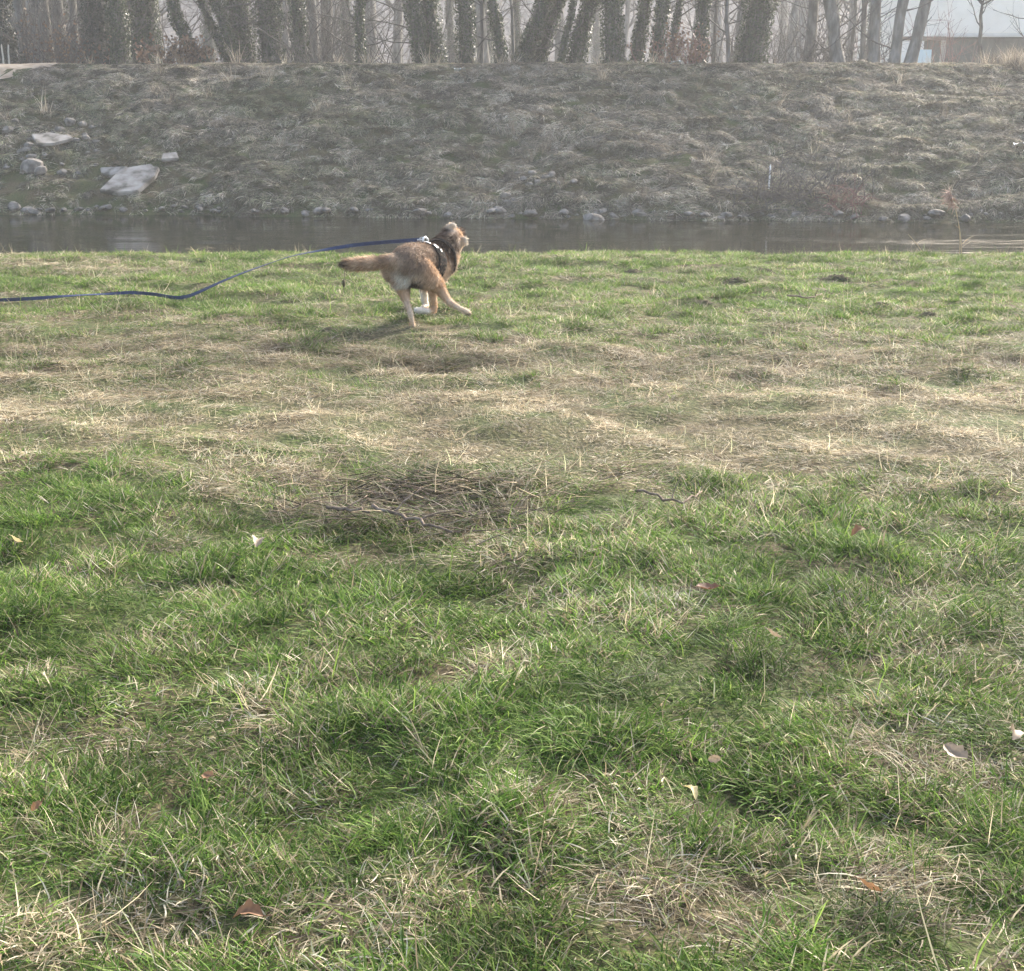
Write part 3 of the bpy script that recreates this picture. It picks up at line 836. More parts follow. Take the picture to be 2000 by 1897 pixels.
# ------------------------------------------------------------------ house, shed and yard beyond the trees (far right)
def wbox(parent, name, mat, u0, u1, v0, v1, y, dep, z_lo=None):
    a = at(u0, v1, y); b = at(u1, v0, y); mb = MB()
    mb.box((a[0], y, a[2] if z_lo is None else z_lo), (b[0], y + dep, b[2])); return mb.build(name, mat, parent, False)
YH = 88.0
hz = float(terrain(30, YH))
a = at(1742, 121, YH); e = at(2230, 121, YH)
house = empty('house', (.5 * (a[0] + e[0]), YH, hz), 'large pale cream house fading into bright mist behind the shed', 'house')
mb = MB(); mb.box((a[0], YH, hz - .2), (e[0], YH + 9, hz + 6.4)); mb.build('wall', M_CREAM, house, False)
mb = MB(); xm0, xm1 = a[0] - .5, e[0] + .5
mb.add([(xm0, YH - .5, hz + 6.4), (xm1, YH - .5, hz + 6.4), (xm1, YH + 9.5, hz + 6.4), (xm0, YH + 9.5, hz + 6.4), (xm0, YH + 4.5, hz + 9.6), (xm1, YH + 4.5, hz + 9.6)],
       T=[(0, 4, 3), (1, 2, 5)], Q=[(0, 1, 5, 4), (2, 3, 4, 5), (0, 3, 2, 1)]); mb.build('roof', M_BROWN, house, False)
for u0, u1, v0, v1 in ((1925, 1966, 42, 63), (1985, 2010, 42, 63)):
    fr = wbox(house, 'window', M_PALETRIM, u0 - 3, u1 + 3, v0 - 3, v1 + 3, YH - .05, .05)
    pn = wbox(house, 'pane', M_PANE, u0, u1, v0, v1, YH - .09, .03); pn.parent = fr; pn.matrix_parent_inverse = Matrix.Identity(4)
    fr.parent = house
    pn.matrix_parent_inverse = Matrix.Translation(Vector((0, 0, 0)))
YS = 64.0
sz = float(terrain(24, YS)) - .2
a = at(1852, 121, YS); e = at(2080, 121, YS)
shed = empty('shed', (.5 * (a[0] + e[0]), YS, sz), 'long low dark shed with a pale flat roof edge at the wood end', 'shed')
ztop = at(1900, 73, YS)[2]
mb = MB(); mb.box((a[0], YS, sz), (e[0], YS + 4, ztop)); mb.build('wall', M_GREYWALL, shed, False)
nb = 26
for k in range(nb):
    x = a[0] + (e[0] - a[0]) * (k + .5) / nb; hw = (e[0] - a[0]) / nb * .46
    mb = MB(); mb.box((x - hw, YS - .03, sz + .05), (x + hw, YS - .002, ztop - .03)); mb.build('board', M_GREYWALL, shed, False)
mb = MB(); mb.box((a[0] - .35, YS - .3, ztop + .003), (e[0] + .2, YS + 4.2, ztop + .16)); mb.build('roof', M_PALETRIM, shed, False)
# open carport left of the shed
YC = 63.0
a = at(1752, 74, YC); e = at(1852, 74, YC); cz = float(terrain(22, YC)) - .1
cp = empty('carport', (.5 * (a[0] + e[0]), YC, cz), 'open brown carport beam on a pale post beside the shed', 'carport')
mb = MB(); mb.box((a[0], YC, a[2] - .11), (e[0] - .1, YC + .16, a[2] + .06)); mb.build('beam', M_BROWN, cp, False)
for u in (1758, 1845):
    x = at(u, 74, YC)[0]; mb = MB(); mb.box((x - .1, YC + .01, cz), (x + .1, YC + .15, a[2] - .113)); mb.build('post', M_POST, cp, False)
YP = 60.0
a = at(1791, 97, YP); e = at(1820, 97, YP); pz = float(terrain(20, YP)) - .05
pn = empty('site_panel', (.5 * (a[0] + e[0]), YP, pz), 'pale blue upright panel standing right of the leaning grey trunk', 'panel')
mb = MB(); mb.box((a[0], YP, pz + .15), (e[0], YP + .05, a[2])); mb.build('board', M_BLUEWHITE, pn, False)
for x in (a[0] + .08, e[0] - .08):
    mb = MB(); mb.box((x - .03, YP + .053, pz), (x + .03, YP + .11, a[2] - .1)); mb.build('leg', M_POST, pn, False)

# two pale stakes by the track, one white stake in the bramble
def stake(u0, v0, u1, v1, y, r, mat, label, group=None, name='stake'):
    p = at(u0, v0, y); q = at(u1, v1, y); p[2] = min(p[2], float(terrain(p[0], y)) - .05)
    o = empty(name, tuple(p), label, 'stake', group)
    mb = MB(); n_ = 5; P = np.linspace(p, q, n_); P[:, 0] += RNG.normal(0, .006, n_)
    mb.tube(P, np.linspace(r * 1.1, r * .8, n_), 6); mb.build('shaft', mat, o)
    d = (q - p) / np.linalg.norm(q - p)
    mb = MB(); mb.tube([q + d * .001, q + d * r * 1.4], [r * .8, r * .25], 6); mb.build('tip', mat, o)
stake(7, 121, 3, 89, 42.6, .028, M_POST, 'pale weathered stake leaning left at the sandy track', name='wooden_stake')
stake(17, 121, 16, 89, 42.6, .028, M_POST, 'pale weathered stake standing upright at the sandy track', name='wooden_stake')
stake(1501, 392, 1505, 324, 32.4, .022, M_WHITE, 'thin whitish stake sticking out of the dead bramble', name='marker_stake')
stake(1494, 392, 1489, 345, 32.4, .016, M_WOOD, 'short brown stick leaning beside the whitish stake', name='marker_stake')

# ------------------------------------------------------------------ stones and slabs on the far bank
def rock(p, s, mat, label, group, seed, name='stone', flat=.6, yawr=None):
    rng = np.random.default_rng(seed); bm = bmesh.new(); bmesh.ops.create_icosphere(bm, subdivisions=2, radius=1)
    dirs = rng.normal(0, 1, (9, 3)); dirs /= np.linalg.norm(dirs, axis=1)[:, None]; cut = .62 + .3 * rng.random(9)
    for v_ in bm.verts:
        c = np.array(v_.co)
        for d_, k_ in zip(dirs, cut):
            e_ = c.dot(d_) - k_
            if e_ > 0: c = c - d_ * e_
        v_.co = c * (1 + .04 * rng.normal())
    me = bpy.data.meshes.new(name); bm.to_mesh(me); bm.free()
    o = bpy.data.objects.new(name, me); me.materials.append(mat); COL.objects.link(o)
    o.location = (p[0], p[1], p[2] + s * flat * .25); o.scale = (s, s * .8, s * flat); o.rotation_euler = (rng.normal(0, .2), rng.normal(0, .2), rng.random() * 6.28)
    return tag(o, label, 'stone', group)
sd = 100
for (u, v, s) in [(1022, 352, .14), (1040, 342, .16), (1052, 358, .13), (1064, 352, .17), (1078, 344, .15), (1080, 356, .13), (1034, 362, .12), (1095, 360, .11), (1012, 340, .1), (1120, 356, .12)]:
    rock(hit(u, v, 29, 45), s, M_STONE, 'grey stone in the heap halfway down the bare far bank', 'heaped stones on the far bank', sd); sd += 1
for (u, v, s) in [(988, 384, .16), (995, 399, .14), (1004, 393, .1)]:
    rock(hit(u, v, 29, 45), s, M_STONE, 'pale stone in a trio low on the far bank', 'pale trio of stones', sd); sd += 1
rock(hit(1160, 433, 26, 45) * np.array([1, 1, 0]) + np.array([0, 0, WATER_Z]), .3, M_STONE, 'low pale boulder lying in the water at the far shore', None, 300, flat=.4)
for (u, v, s) in [(62, 330, .32), (80, 338, .2)]:
    rock(hit(u, v, 29, 45), s, M_STONE, 'broad pale boulder in the muddy slip near the track side', 'boulders in the muddy slip', sd, flat=.7); sd += 1
for (u, v, s) in [(30, 238, .13), (95, 268, .12), (130, 272, .16), (150, 276, .13), (168, 272, .15), (60, 275, .11), (180, 250, .1), (115, 278, .1)]:
    rock(hit(u, v, 29, 45), s, M_STONE, 'small grey stone in the upper muddy slip', 'small stones in the muddy slip', sd); sd += 1
rw = np.random.default_rng(55)
for k in range(120):
    u = 10 + 1960 * rw.random()
    x = (u - 1000) / F_PX * 33; ysw = np.linspace(28, 34, 400); zz = terrain(np.full(400, x), ysw); yy = ysw[np.argmax(zz > WATER_Z + .02)] + .25 * rw.random()
    rock((x, yy, WATER_Z + .02 + .16 * rw.random()), .06 + .16 * rw.random() ** 2, M_STONE, 'weathered stone lying along the far waterline', 'stones along the far waterline', sd, flat=.5); sd += 1

rl = np.random.default_rng(71)
for k in range(34):
    u, v = 5 + 190 * rl.random(), 240 + 105 * rl.random()
    rock(hit(u, v, 29, 45), .06 + .14 * rl.random() ** 2, M_STONE, 'rubble stone scattered over the muddy slip', 'rubble on the muddy slip', sd); sd += 1
def slab(corners, th, label, y0=29):
    P = np.array([hit(u, v, y0, 45) for u, v in corners]); c = P.mean(0)
    nrm = np.array([0, -.42, .9]); nrm /= np.linalg.norm(nrm)
    # flatten into the best plane of the slope
    A = np.c_[P[:, 0], P[:, 1], np.ones(len(P))]; co = np.linalg.lstsq(A, P[:, 2], rcond=None)[0]; P[:, 2] = A @ co + .17
    n_ = np.array([-co[0], -co[1], 1]); n_ /= np.linalg.norm(n_)
    bm = bmesh.new(); top = [bm.verts.new(p) for p in P]; fc = bm.faces.new(top)
    if fc.normal.z < 0 or True: bm.normal_update()
    r_ = bmesh.ops.extrude_face_region(bm, geom=[fc]); vs = [v_ for v_ in r_['geom'] if isinstance(v_, bmesh.types.BMVert)]
    for v_ in vs: v_.co -= Vector(n_) * th
    bmesh.ops.recalc_face_normals(bm, faces=bm.faces)
    bmesh.ops.bevel(bm, geom=list(bm.edges), offset=.02, segments=2, affect='EDGES')
    me = bpy.data.meshes.new('concrete_slab'); bm.to_mesh(me); bm.free()
    o = link('concrete_slab', me, M_CONC); return tag(o, label, 'slab')
slab([(195, 386), (230, 352), (252, 336), (297, 330), (300, 338), (312, 342), (304, 360), (270, 384), (232, 388)], .12, 'large broken concrete slab tilted on the muddy far bank')
slab([(196, 340), (250, 338), (238, 352), (215, 358), (198, 352)], .1, 'smaller grey slab half buried behind the large broken slab')
slab([(318, 312), (346, 310), (350, 322), (330, 326), (316, 324)], .1, 'small pale slab piece above the large broken slab')
slab([(62, 274), (98, 272), (140, 276), (146, 283), (108, 297), (72, 292)], .08, 'long weathered grey slab among stones on the muddy slip')

# litter on the far bank
def litter(u, v, s, label, seed):
    rng = np.random.default_rng(seed); p = hit(u, v, 29, 45); n_ = 7
    g_ = np.array([(i_ / (n_ - 1) - .5, j_ / (n_ - 1) - .5) for i_ in range(n_) for j_ in range(n_)])
    z = fbm(g_[:, 0] * 4 + seed, g_[:, 1] * 4, 2) * .9; V = np.c_[g_[:, 0] * s * 1.5, g_[:, 1] * s, z * s] + p + np.array([0, -.05, .12])
    Q = [(i_ * n_ + j_, i_ * n_ + j_ + 1, (i_ + 1) * n_ + j_ + 1, (i_ + 1) * n_ + j_) for i_ in range(n_ - 1) for j_ in range(n_ - 1)]
    o = link('litter', fast_mesh('litter', V, np.array(Q)), M_WHITE); return tag(o, label, 'litter')
litter(899, 152, .22, 'small crumpled white litter in pinkish grass below the crest', 1)
litter(1319, 137, .2, 'tiny bright white scrap of litter near the crest', 2)
litter(1992, 300, .22, 'pale scrap of litter on the bank behind the tall reed', 3)

# ------------------------------------------------------------------ dog
def Zp(zx, zy, dY): return at(620 + zx / 5.651, 410 + zy / 5.651, 9.70 + dY)
paw0 = hit(805.8, 643.6, 8, 12)
dog = empty('dog', tuple(Zp(1050, 1320, 0)), 'tan and brown shepherd-type dog in a harness bounding towards the river', 'dog')
mb = MB()
def chain(lst, k=12, flat=1.0):
    """smooth tapered limb through (zx, zy, depth, radius)"""
    P = np.array([Zp(a, b, c) for a, b, c, r in lst]); r = np.array([q[3] for q in lst])
    n_ = len(P); t = np.arange(n_); tt = np.linspace(0, n_ - 1, (n_ - 1) * 5 + 1)
    def cr(A):
        A = np.asarray(A); out_ = []
        for x in tt:
            i_ = min(int(x), n_ - 2); f_ = x - i_
            p0 = A[max(i_ - 1, 0)]; p1 = A[i_]; p2 = A[i_ + 1]; p3 = A[min(i_ + 2, n_ - 1)]
            out_.append(.5 * (2 * p1 + (p2 - p0) * f_ + (2 * p0 - 5 * p1 + 4 * p2 - p3) * f_ ** 2 + (3 * p1 - p0 - 3 * p2 + p3) * f_ ** 3))
        return np.array(out_)
    PP, rr = cr(P), np.interp(tt, t, r)
    mb.tube(PP, rr, k)
    for e in (0, -1): mb.ellipsoid(PP[e], (rr[e],) * 3, u=10, v=6)
    if flat < 1:
        ym = PP[:, 1].mean()
        for q_ in (-1, -2, -3): mb.V[q_][:, 1] = ym + (mb.V[q_][:, 1] - ym) * flat
def ell(zx, zy, d, r, rotz=0.0):
    M = np.array(Matrix.Rotation(rotz, 3, 'Z')); mb.ellipsoid(Zp(zx, zy, d), r, M)
# trunk of the body: pelvis - loin - deep chest - neck ruff
HEAD = -R(25)
chain([(905, 600, .03, .088), (975, 570, .08, .112), (1075, 545, .19, .112), (1180, 575, .32, .138), (1262, 590, .42, .135), (1330, 570, .49, .115)], 18)
ell(985, 600, .07, (.115, .13, .12), HEAD); ell(1215, 640, .38, (.115, .17, .145), HEAD); ell(1330, 660, .47, (.085, .09, .12), HEAD)
chain([(1300, 560, .46, .122), (1385, 455, .54, .112), (1440, 375, .60, .094), (1482, 315, .65, .074)], 16)
ell(1420, 585, .52, (.075, .08, .09)); ell(1470, 500, .56, (.06, .07, .085)); ell(1345, 430, .53, (.07, .07, .07))
# skull, muzzle (points up and away), cheeks
ell(1500, 300, .67, (.066, .075, .066)); chain([(1505, 290, .69, .05), (1545, 258, .76, .038), (1572, 245, .83, .03), (1585, 240, .87, .024)], 10)
ell(1470, 265, .67, (.035, .045, .035)); ell(1545, 345, .67, (.035, .045, .035))
# ears, folded over at the tip
chain([(1422, 246, .645, .036), (1452, 204, .64, .031), (1486, 174, .635, .023), (1512, 172, .63, .017), (1522, 198, .625, .010)], 10, .42)
chain([(1558, 388, .645, .036), (1590, 352, .64, .031), (1618, 326, .635, .023), (1638, 342, .63, .018), (1636, 380, .625, .010)], 10, .42)
# tail, streaming out level to the left
chain([(880, 560, .02, .06), (800, 560, -.03, .044), (700, 578, -.07, .036), (560, 590, -.11, .042), (420, 600, -.14, .040), (330, 602, -.16, .030), (290, 600, -.17, .014)], 10)
# planted left hind leg: thigh, stifle forward, hock back, paw
chain([(890, 640, .06, .10), (915, 740, .07, .088), (935, 835, .10, .062), (958, 920, .09, .042), (988, 1030, .03, .022), (1022, 1120, -.02, .021), (1040, 1200, -.015, .0165), (1050, 1275, .0, .0165), (1052, 1302, .03, .022), (1056, 1312, .06, .018)], 12)
# right hind leg flung out to the right
chain([(1120, 660, .10, .10), (1210, 755, .13, .088), (1300, 825, .18, .062), (1370, 905, .18, .040), (1430, 985, .15, .027), (1490, 1042, .12, .023), (1560, 1080, .11, .018), (1620, 1108, .12, .018), (1655, 1128, .13, .022), (1675, 1135, .15, .015)], 12)
# right foreleg folded at the wrist, left foreleg behind it
chain([(1320, 690, .46, .07), (1290, 780, .46, .048), (1272, 890, .46, .036), (1278, 1000, .46, .028), (1288, 1080, .46, .025), (1268, 1114, .44, .023), (1200, 1116, .40, .020), (1130, 1108, .37, .022), (1095, 1104, .35, .018)], 10)
chain([(1200, 720, .47, .06), (1178, 820, .50, .04), (1176, 910, .52, .030), (1186, 1000, .54, .024), (1200, 1050, .55, .022), (1185, 1075, .50, .020), (1165, 1080, .47, .018)], 10)
ell(1120, 740, .20, (.09, .16, .08), HEAD); ell(955, 760, .06, (.06, .05, .06))
me0 = mb.mesh('dog_raw'); tmp = bpy.data.objects.new('dog_raw', me0); COL.objects.link(tmp)
md = tmp.modifiers.new('r', 'REMESH'); md.mode = 'VOXEL'; md.voxel_size = .0065
md = tmp.modifiers.new('s', 'SMOOTH'); md.factor = .5; md.iterations = 5
dg = bpy.context.evaluated_depsgraph_get(); me = bpy.data.meshes.new_from_object(tmp.evaluated_get(dg))
bpy.data.objects.remove(tmp); me.name = 'dog_body'
nv = len(me.vertices); co = np.zeros(nv * 3, np.float32); me.vertices.foreach_get('co', co); co = co.reshape(-1, 3).astype(float)
no = np.zeros(nv * 3, np.float32); me.vertices.foreach_get('normal', no); no = no.reshape(-1, 3).astype(float)
# nearest coloured marks: coat pattern, with backlit rims painted white on the ear tips
GRZ = (.24, .175, .128); TAN = (.48, .325, .21); CRM = (.68, .56, .44); WHT = (.80, .75, .69); DRK = (.045, .032, .026); MAH = (.062, .036, .025); LTN = (.58, .44, .32)
MARK = [(900, 480, .05, GRZ), (1000, 430, .15, GRZ), (1000, 560, .0, GRZ), (1100, 560, .1, GRZ), (850, 580, -.02, LTN), (1180, 420, .3, GRZ), (980, 650, -.02, GRZ),
        (1180, 640, .08, TAN), (1220, 720, .08, TAN), (1110, 640, .05, GRZ), (900, 760, .0, WHT), (930, 830, .02, WHT), (990, 800, .0, WHT), (1080, 740, .06, CRM), (1080, 820, .08, DRK),
        (860, 760, .02, TAN), (950, 930, .06, TAN), (1000, 1050, .02, LTN), (1040, 1180, -.02, CRM), (1055, 1290, .0, CRM), (1020, 1250, 0, TAN),
        (1300, 830, .15, TAN), (1250, 800, .1, LTN), (1400, 940, .15, TAN), (1480, 1020, .12, LTN), (1580, 1090, .11, CRM), (1650, 1120, .12, CRM), (1650, 1160, .13, DRK),
        (1280, 900, .43, TAN), (1280, 1060, .44, TAN), (1180, 1110, .38, WHT), (1100, 1104, .35, WHT), (1180, 950, .5, WHT), (1180, 850, .48, LTN),
        (1360, 600, .44, LTN), (1370, 700, .42, LTN), (1250, 600, .3, DRK), (1390, 780, .44, CRM),
        (1400, 450, .45, MAH), (1320, 380, .5, MAH), (1450, 400, .5, MAH), (1480, 520, .48, MAH), (1420, 560, .45, GRZ), (1545, 520, .54, LTN), (1350, 430, .44, MAH), (1420, 350, .52, MAH), (1440, 480, .44, MAH), (1500, 420, .55, MAH), (1530, 300, .64, TAN), (1460, 320, .58, MAH), (1500, 300, .6, MAH),
        (1540, 260, .68, TAN), (1575, 245, .8, MAH), (1590, 240, .88, DRK),
        (1435, 250, .62, MAH), (1500, 172, .6, WHT), (1510, 200, .58, LTN), (1600, 345, .62, LTN), (1636, 345, .6, WHT), (1634, 380, .6, CRM), (1290, 350, .55, MAH), (1380, 260, .62, MAH), (1478, 178, .62, CRM),  # whites at the ear tips stand for light through the rims
        (700, 550, -.07, GRZ), (700, 620, -.07, TAN), (560, 570, -.11, LTN), (480, 630, -.13, TAN), (420, 590, -.14, LTN), (340, 600, -.16, TAN), (285, 600, -.17, DRK), (295, 570, -.17, DRK), (300, 630, -.17, DRK)]
MP = np.array([Zp(a, b, c) for a, b, c, d in MARK]); MC = np.array([m_[3] for m_ in MARK])
def coat(P):
    d2 = ((P[:, None, :] - MP[None]) ** 2).sum(2) + 2e-4
    w_ = d2 ** -2.2; w_ /= w_.sum(1)[:, None]
    c = w_ @ MC
    return c
cc = coat(co); cc = cc * (.8 + .4 * fbm(co[:, 0] * 30, co[:, 2] * 30 + co[:, 1] * 17, 2))[:, None]
cattr(me, 'coat', cc)
def coat_mat(name, rough, transl=0.0):
    m, nt, out = new_mat(name)
    a = N(nt, 'ShaderNodeAttribute', attribute_name='coat')
    p = N(nt, 'ShaderNodeBsdfPrincipled'); p.inputs['Roughness'].default_value = rough; p.inputs['Specular IOR Level'].default_value = .2
    p.inputs['Sheen Weight'].default_value = .04; p.inputs['Sheen Roughness'].default_value = .4
    nt.links.new(a.outputs['Color'], p.inputs['Base Color']); sh = p.outputs[0]
    if transl:
        tr = N(nt, 'ShaderNodeBsdfTranslucent'); nt.links.new(a.outputs['Color'], tr.inputs[0])
        ms = N(nt, 'ShaderNodeMixShader'); ms.inputs[0].default_value = transl
        nt.links.new(sh, ms.inputs[1]); nt.links.new(tr.outputs[0], ms.inputs[2]); sh = ms.outputs[0]
    nt.links.new(sh, out.inputs[0]); return m
M_COAT = coat_mat('dog_coat', .8); M_FUR = coat_mat('dog_fur', .6, .4)
for p_ in me.polygons: p_.use_smooth = True
body = link('body', me, None, dog); me.materials.clear(); me.materials.append(M_COAT)
# fur strands lying along the body
rf = np.random.default_rng(5); nf = 46000
vi = rf.integers(0, nv, nf); P = co[vi] + rf.normal(0, .003, (nf, 3)); Nn = no[vi]
back = Zp(905, 600, .03) - Zp(1330, 570, .49); back /= np.linalg.norm(back)
flow = np.tile(back * .7 + np.array([0, 0, -.7]), (nf, 1))
tailm = P[:, 0] < Zp(790, 600, -.03)[0]; flow[tailm] = np.array([-1, -.1, -.12])
headm = (np.linalg.norm(P - Zp(1470, 340, .63), axis=1) < .16); flow[headm] = Zp(1390, 450, .54) - Zp(1500, 300, .67); flow[headm] /= np.linalg.norm(Zp(1390, 450, .54) - Zp(1500, 300, .67))
flow = flow - Nn * (flow * Nn).sum(1)[:, None] * .85
d = flow + Nn * .38 + rf.normal(0, .22, (nf, 3)); d /= np.linalg.norm(d, axis=1)[:, None]
zrel = P[:, 2] - Zp(1050, 1320, 0)[2]
ln = np.where(zrel < .3, .011, .026) * (.6 + .7 * rf.random(nf)); ln = np.where(tailm, .045 * (.6 + .6 * rf.random(nf)), ln)
neckm = np.linalg.norm(P - Zp(1400, 470, .54), axis=1) < .17; ln = np.where(neckm, .038 * (.6 + .6 * rf.random(nf)), ln)
earm = (np.linalg.norm(P - Zp(1490, 190, .62), axis=1) < .06) | (np.linalg.norm(P - Zp(1620, 345, .62), axis=1) < .06); ln = np.where(earm, .017, ln)
sd_ = np.cross(d, rf.normal(0, 1, (nf, 3))); sd_ /= np.linalg.norm(sd_, axis=1)[:, None]; wd = .0013 * (.7 + .8 * rf.random(nf))
droop = np.array([0, 0, -.12])
p1 = P + d * (ln * .55)[:, None]; p2 = P + (d + droop) * ln[:, None]
V = np.stack([P - sd_ * wd[:, None], P + sd_ * wd[:, None], p1 + sd_ * wd[:, None] * .8, p1 - sd_ * wd[:, None] * .8, p2], 1).reshape(-1, 3)
bs_ = np.arange(nf)[:, None] * 5
fm = fast_mesh('fur', V, [bs_ + np.array([[0, 1, 2, 3]]), bs_ + np.array([[3, 2, 4]])])
fc_ = coat(P) * (.62 + .8 * rf.random(nf))[:, None]; cattr(fm, 'coat', np.repeat(np.clip(fc_, 0, .9), 5, 0))
fur = link('fur', fm, M_FUR, dog)
# eyes and nose (look away towards the river)
mb = MB()
M_DARK = pbr('dark_nose', [(.3, (.012, .01, .01)), (.7, (.03, .026, .025))], 60, .35, 0, spec=.5)
mb.ellipsoid(Zp(1590, 237, .895), (.014, .012, .011), u=10, v=7); mb.build('nose', M_DARK, dog)
for zx, zy in ((1490, 262), (1545, 312)):
    mb = MB(); mb.ellipsoid(Zp(zx, zy, .738), (.009, .009, .009), u=10, v=7); mb.build('eye', M_DARK, dog)

# harness fitted to the body by ray casting
bvh = BVHTree.FromPolygons([tuple(c) for c in co], [tuple(p_.vertices) for p_ in me.polygons])
M_WEB = pbr('black_webbing', [(.3, (.010, .010, .011)), (.7, (.02, .02, .021))], 120, .95, .3, 300, .04, .001)
M_REFL = pbr('reflective_strip', [(.3, (.72, .72, .70)), (.7, (.86, .86, .85))], 60, .35, .2, 200, .5, .002)
M_METAL = pbr('harness_metal', [(.3, (.45, .45, .46)), (.7, (.6, .6, .6))], 60, .3, 0, spec=.6)
def band(C, ax, wid, name, mat, parent, a0=0, a1=360, off=.010, th=.004, n_=48):
    C = Vector(C); ax = Vector(ax).normalized(); up = Vector((0, 0, 1)); e1 = (up - ax * up.dot(ax)).normalized(); e2 = ax.cross(e1)
    rows = []; K = 5
    for k in range(n_ + 1):
        a = R(a0 + (a1 - a0) * k / n_); dr = e1 * math.cos(a) + e2 * math.sin(a)
        row = []
        for q in range(K):
            s_ = (q / (K - 1) - .5) * wid; o_ = C + ax * s_
            h_ = bvh.ray_cast(o_ + dr * .34, -dr, .34); p_ = h_[0] if h_[0] is not None else o_ + dr * .1
            row.append(p_ + dr * off)
        rows.append((row, dr))
    # smooth radially
    V = []; D_ = []
    for k in range(n_ + 1):
        for q in range(K):
            acc = Vector(); c_ = 0
            for kk in (-2, -1, 0, 1, 2):
                j_ = k + kk
                if a1 - a0 >= 360: j_ %= n_
                elif j_ < 0 or j_ > n_: continue
                acc += rows[j_][0][q]; c_ += 1
            V.append(np.array(acc / c_)); D_.append(np.array(rows[k][1]))
    V = np.array(V); D_ = np.array(D_); m_ = len(V); V2 = np.vstack([V, V + D_ * th]); Q = []
    g_ = lambda k, q, l: l * m_ + k * K + q
    for k in range(n_):
        for q in range(K - 1):
            Q.append((g_(k, q, 1), g_(k + 1, q, 1), g_(k + 1, q + 1, 1), g_(k, q + 1, 1)))
            Q.append((g_(k, q, 0), g_(k, q + 1, 0), g_(k + 1, q + 1, 0), g_(k + 1, q, 0)))
        Q.append((g_(k, 0, 0), g_(k + 1, 0, 0), g_(k + 1, 0, 1), g_(k, 0, 1))); Q.append((g_(k, K - 1, 0), g_(k, K - 1, 1), g_(k + 1, K - 1, 1), g_(k + 1, K - 1, 0)))
    if a1 - a0 < 360:
        for k, fl in ((0, 1), (n_, 0)):
            for q in range(K - 1): Q.append((g_(k, q, 0), g_(k, q + 1, 0), g_(k, q + 1, 1), g_(k, q, 1)) if not fl else (g_(k, q, 0), g_(k, q, 1), g_(k, q + 1, 1), g_(k, q + 1, 0)))
    mb = MB(); mb.add(V2, Q=Q); return mb.build(name, mat, parent)
A = Zp(1080, 560, .19); B = Zp(1262, 590, .42); ax = B - A; ax /= np.linalg.norm(ax)
Cg = A + (B - A) * .66
hn = band(Cg, ax, .12, 'harness', M_WEB, dog)
band(Cg - ax * .06, ax, .022, 'reflective_strip', M_REFL, hn, 4, 24, off=.0155, n_=10)
band(Cg - ax * .03, ax, .024, 'reflective_strip', M_REFL, hn, 27, 46, off=.0155, n_=10)
band(Cg + ax * .0, ax, .014, 'reflective_strip', M_REFL, hn, 46, 58, off=.0155, n_=8)
band(Cg + ax * .01, ax, .02, 'reflective_strip', M_REFL, hn, -38, -8, off=.0155, n_=12)
band(Cg + ax * .04, ax, .018, 'reflective_strip', M_REFL, hn, -70, -52, off=.0155, n_=10)
An = np.array(Zp(1300, 580, .46)); axn = Zp(1400, 480, .56) - An; axn = axn + np.array([0, .1, 0]); axn /= np.linalg.norm(axn)
band(An + axn * .055, axn, .028, 'neck_strap', M_WEB, hn, off=.014)
for c in list(hn.children): c.matrix_parent_inverse = Matrix.Identity(4) if False else hn.matrix_parent_inverse.inverted() @ Matrix.Translation(-Vector(dog.location)) if False else c.matrix_parent_inverse
top_h = bvh.ray_cast(Vector(Cg - ax * .02) + Vector((0, 0, .4)), Vector((0, 0, -1)), .5)[0]
RING = np.array(top_h) + np.array([-.02, 0, .03])
mb = MB(); aa = np.linspace(0, 2 * math.pi, 17)
mb.tube(np.stack([RING[0] + .018 * np.cos(aa), np.full(17, RING[1]), RING[2] + .018 * np.sin(aa)], 1), .003, 6, cap=False); rg_ = mb.build('ring', M_METAL, hn)
mb = MB(); hp = np.array([np.array(top_h) + ax * s_ + np.array([0, 0, h_]) for s_, h_ in ((-.03, .012), (-.02, .04), (.01, .05), (.045, .04), (.06, .012))])
mb.tube(hp, .008, 6); mb.build('handle', M_REFL, hn)

# ------------------------------------------------------------------ leash: flat blue strap from the ring to the ground at the left
M_LEASH = pbr('blue_leash', [(.3, (.012, .020, .055)), (.7, (.03, .045, .11))], 60, .45, .2, 200, .35, .001)
LP = [(None), (740, 474, 10.08), (690, 479, 10.15), (640, 487, 10.25), (600, 494, 10.35), (562, 502, 10.45), (520, 517, 10.55), (480, 531, 10.62), (440, 547, 10.70), (405, 563, 10.76), (372, 578, 10.82), (345, 583, 10.9), (300, 583, 10.95), (255, 580, 11.0), (215, 576, 11.02), (170, 576, 11.0), (120, 579, 10.95), (70, 583, 10.9), (30, 585, 10.85), (-20, 588, 10.8), (-90, 592, 10.7), (-160, 598, 10.6)]
PL = [RING + np.array([-.02, 0, 0])] + [at(*q) for q in LP[1:]]
PL = np.array(PL)
for k in range(len(PL)):
    PL[k, 2] = max(PL[k, 2], float(terrain(PL[k, 0], PL[k, 1])) + .045)
tt = np.linspace(0, len(PL) - 1, 150); PS = np.stack([np.interp(tt, np.arange(len(PL)), PL[:, a]) for a in range(3)], 1)
for _ in range(6): PS[1:-1] = .5 * PS[1:-1] + .25 * (PS[:-2] + PS[2:])
tan = np.gradient(PS, axis=0); tan /= np.linalg.norm(tan, axis=1)[:, None]
tw = .95 + .75 * np.sin(np.linspace(.6, 15, 150) + .8 * np.sin(np.linspace(0, 9, 150)))
sid = np.cross(tan, [0, 0, 1.0]); sid /= np.linalg.norm(sid, axis=1)[:, None]; upv = np.cross(sid, tan)
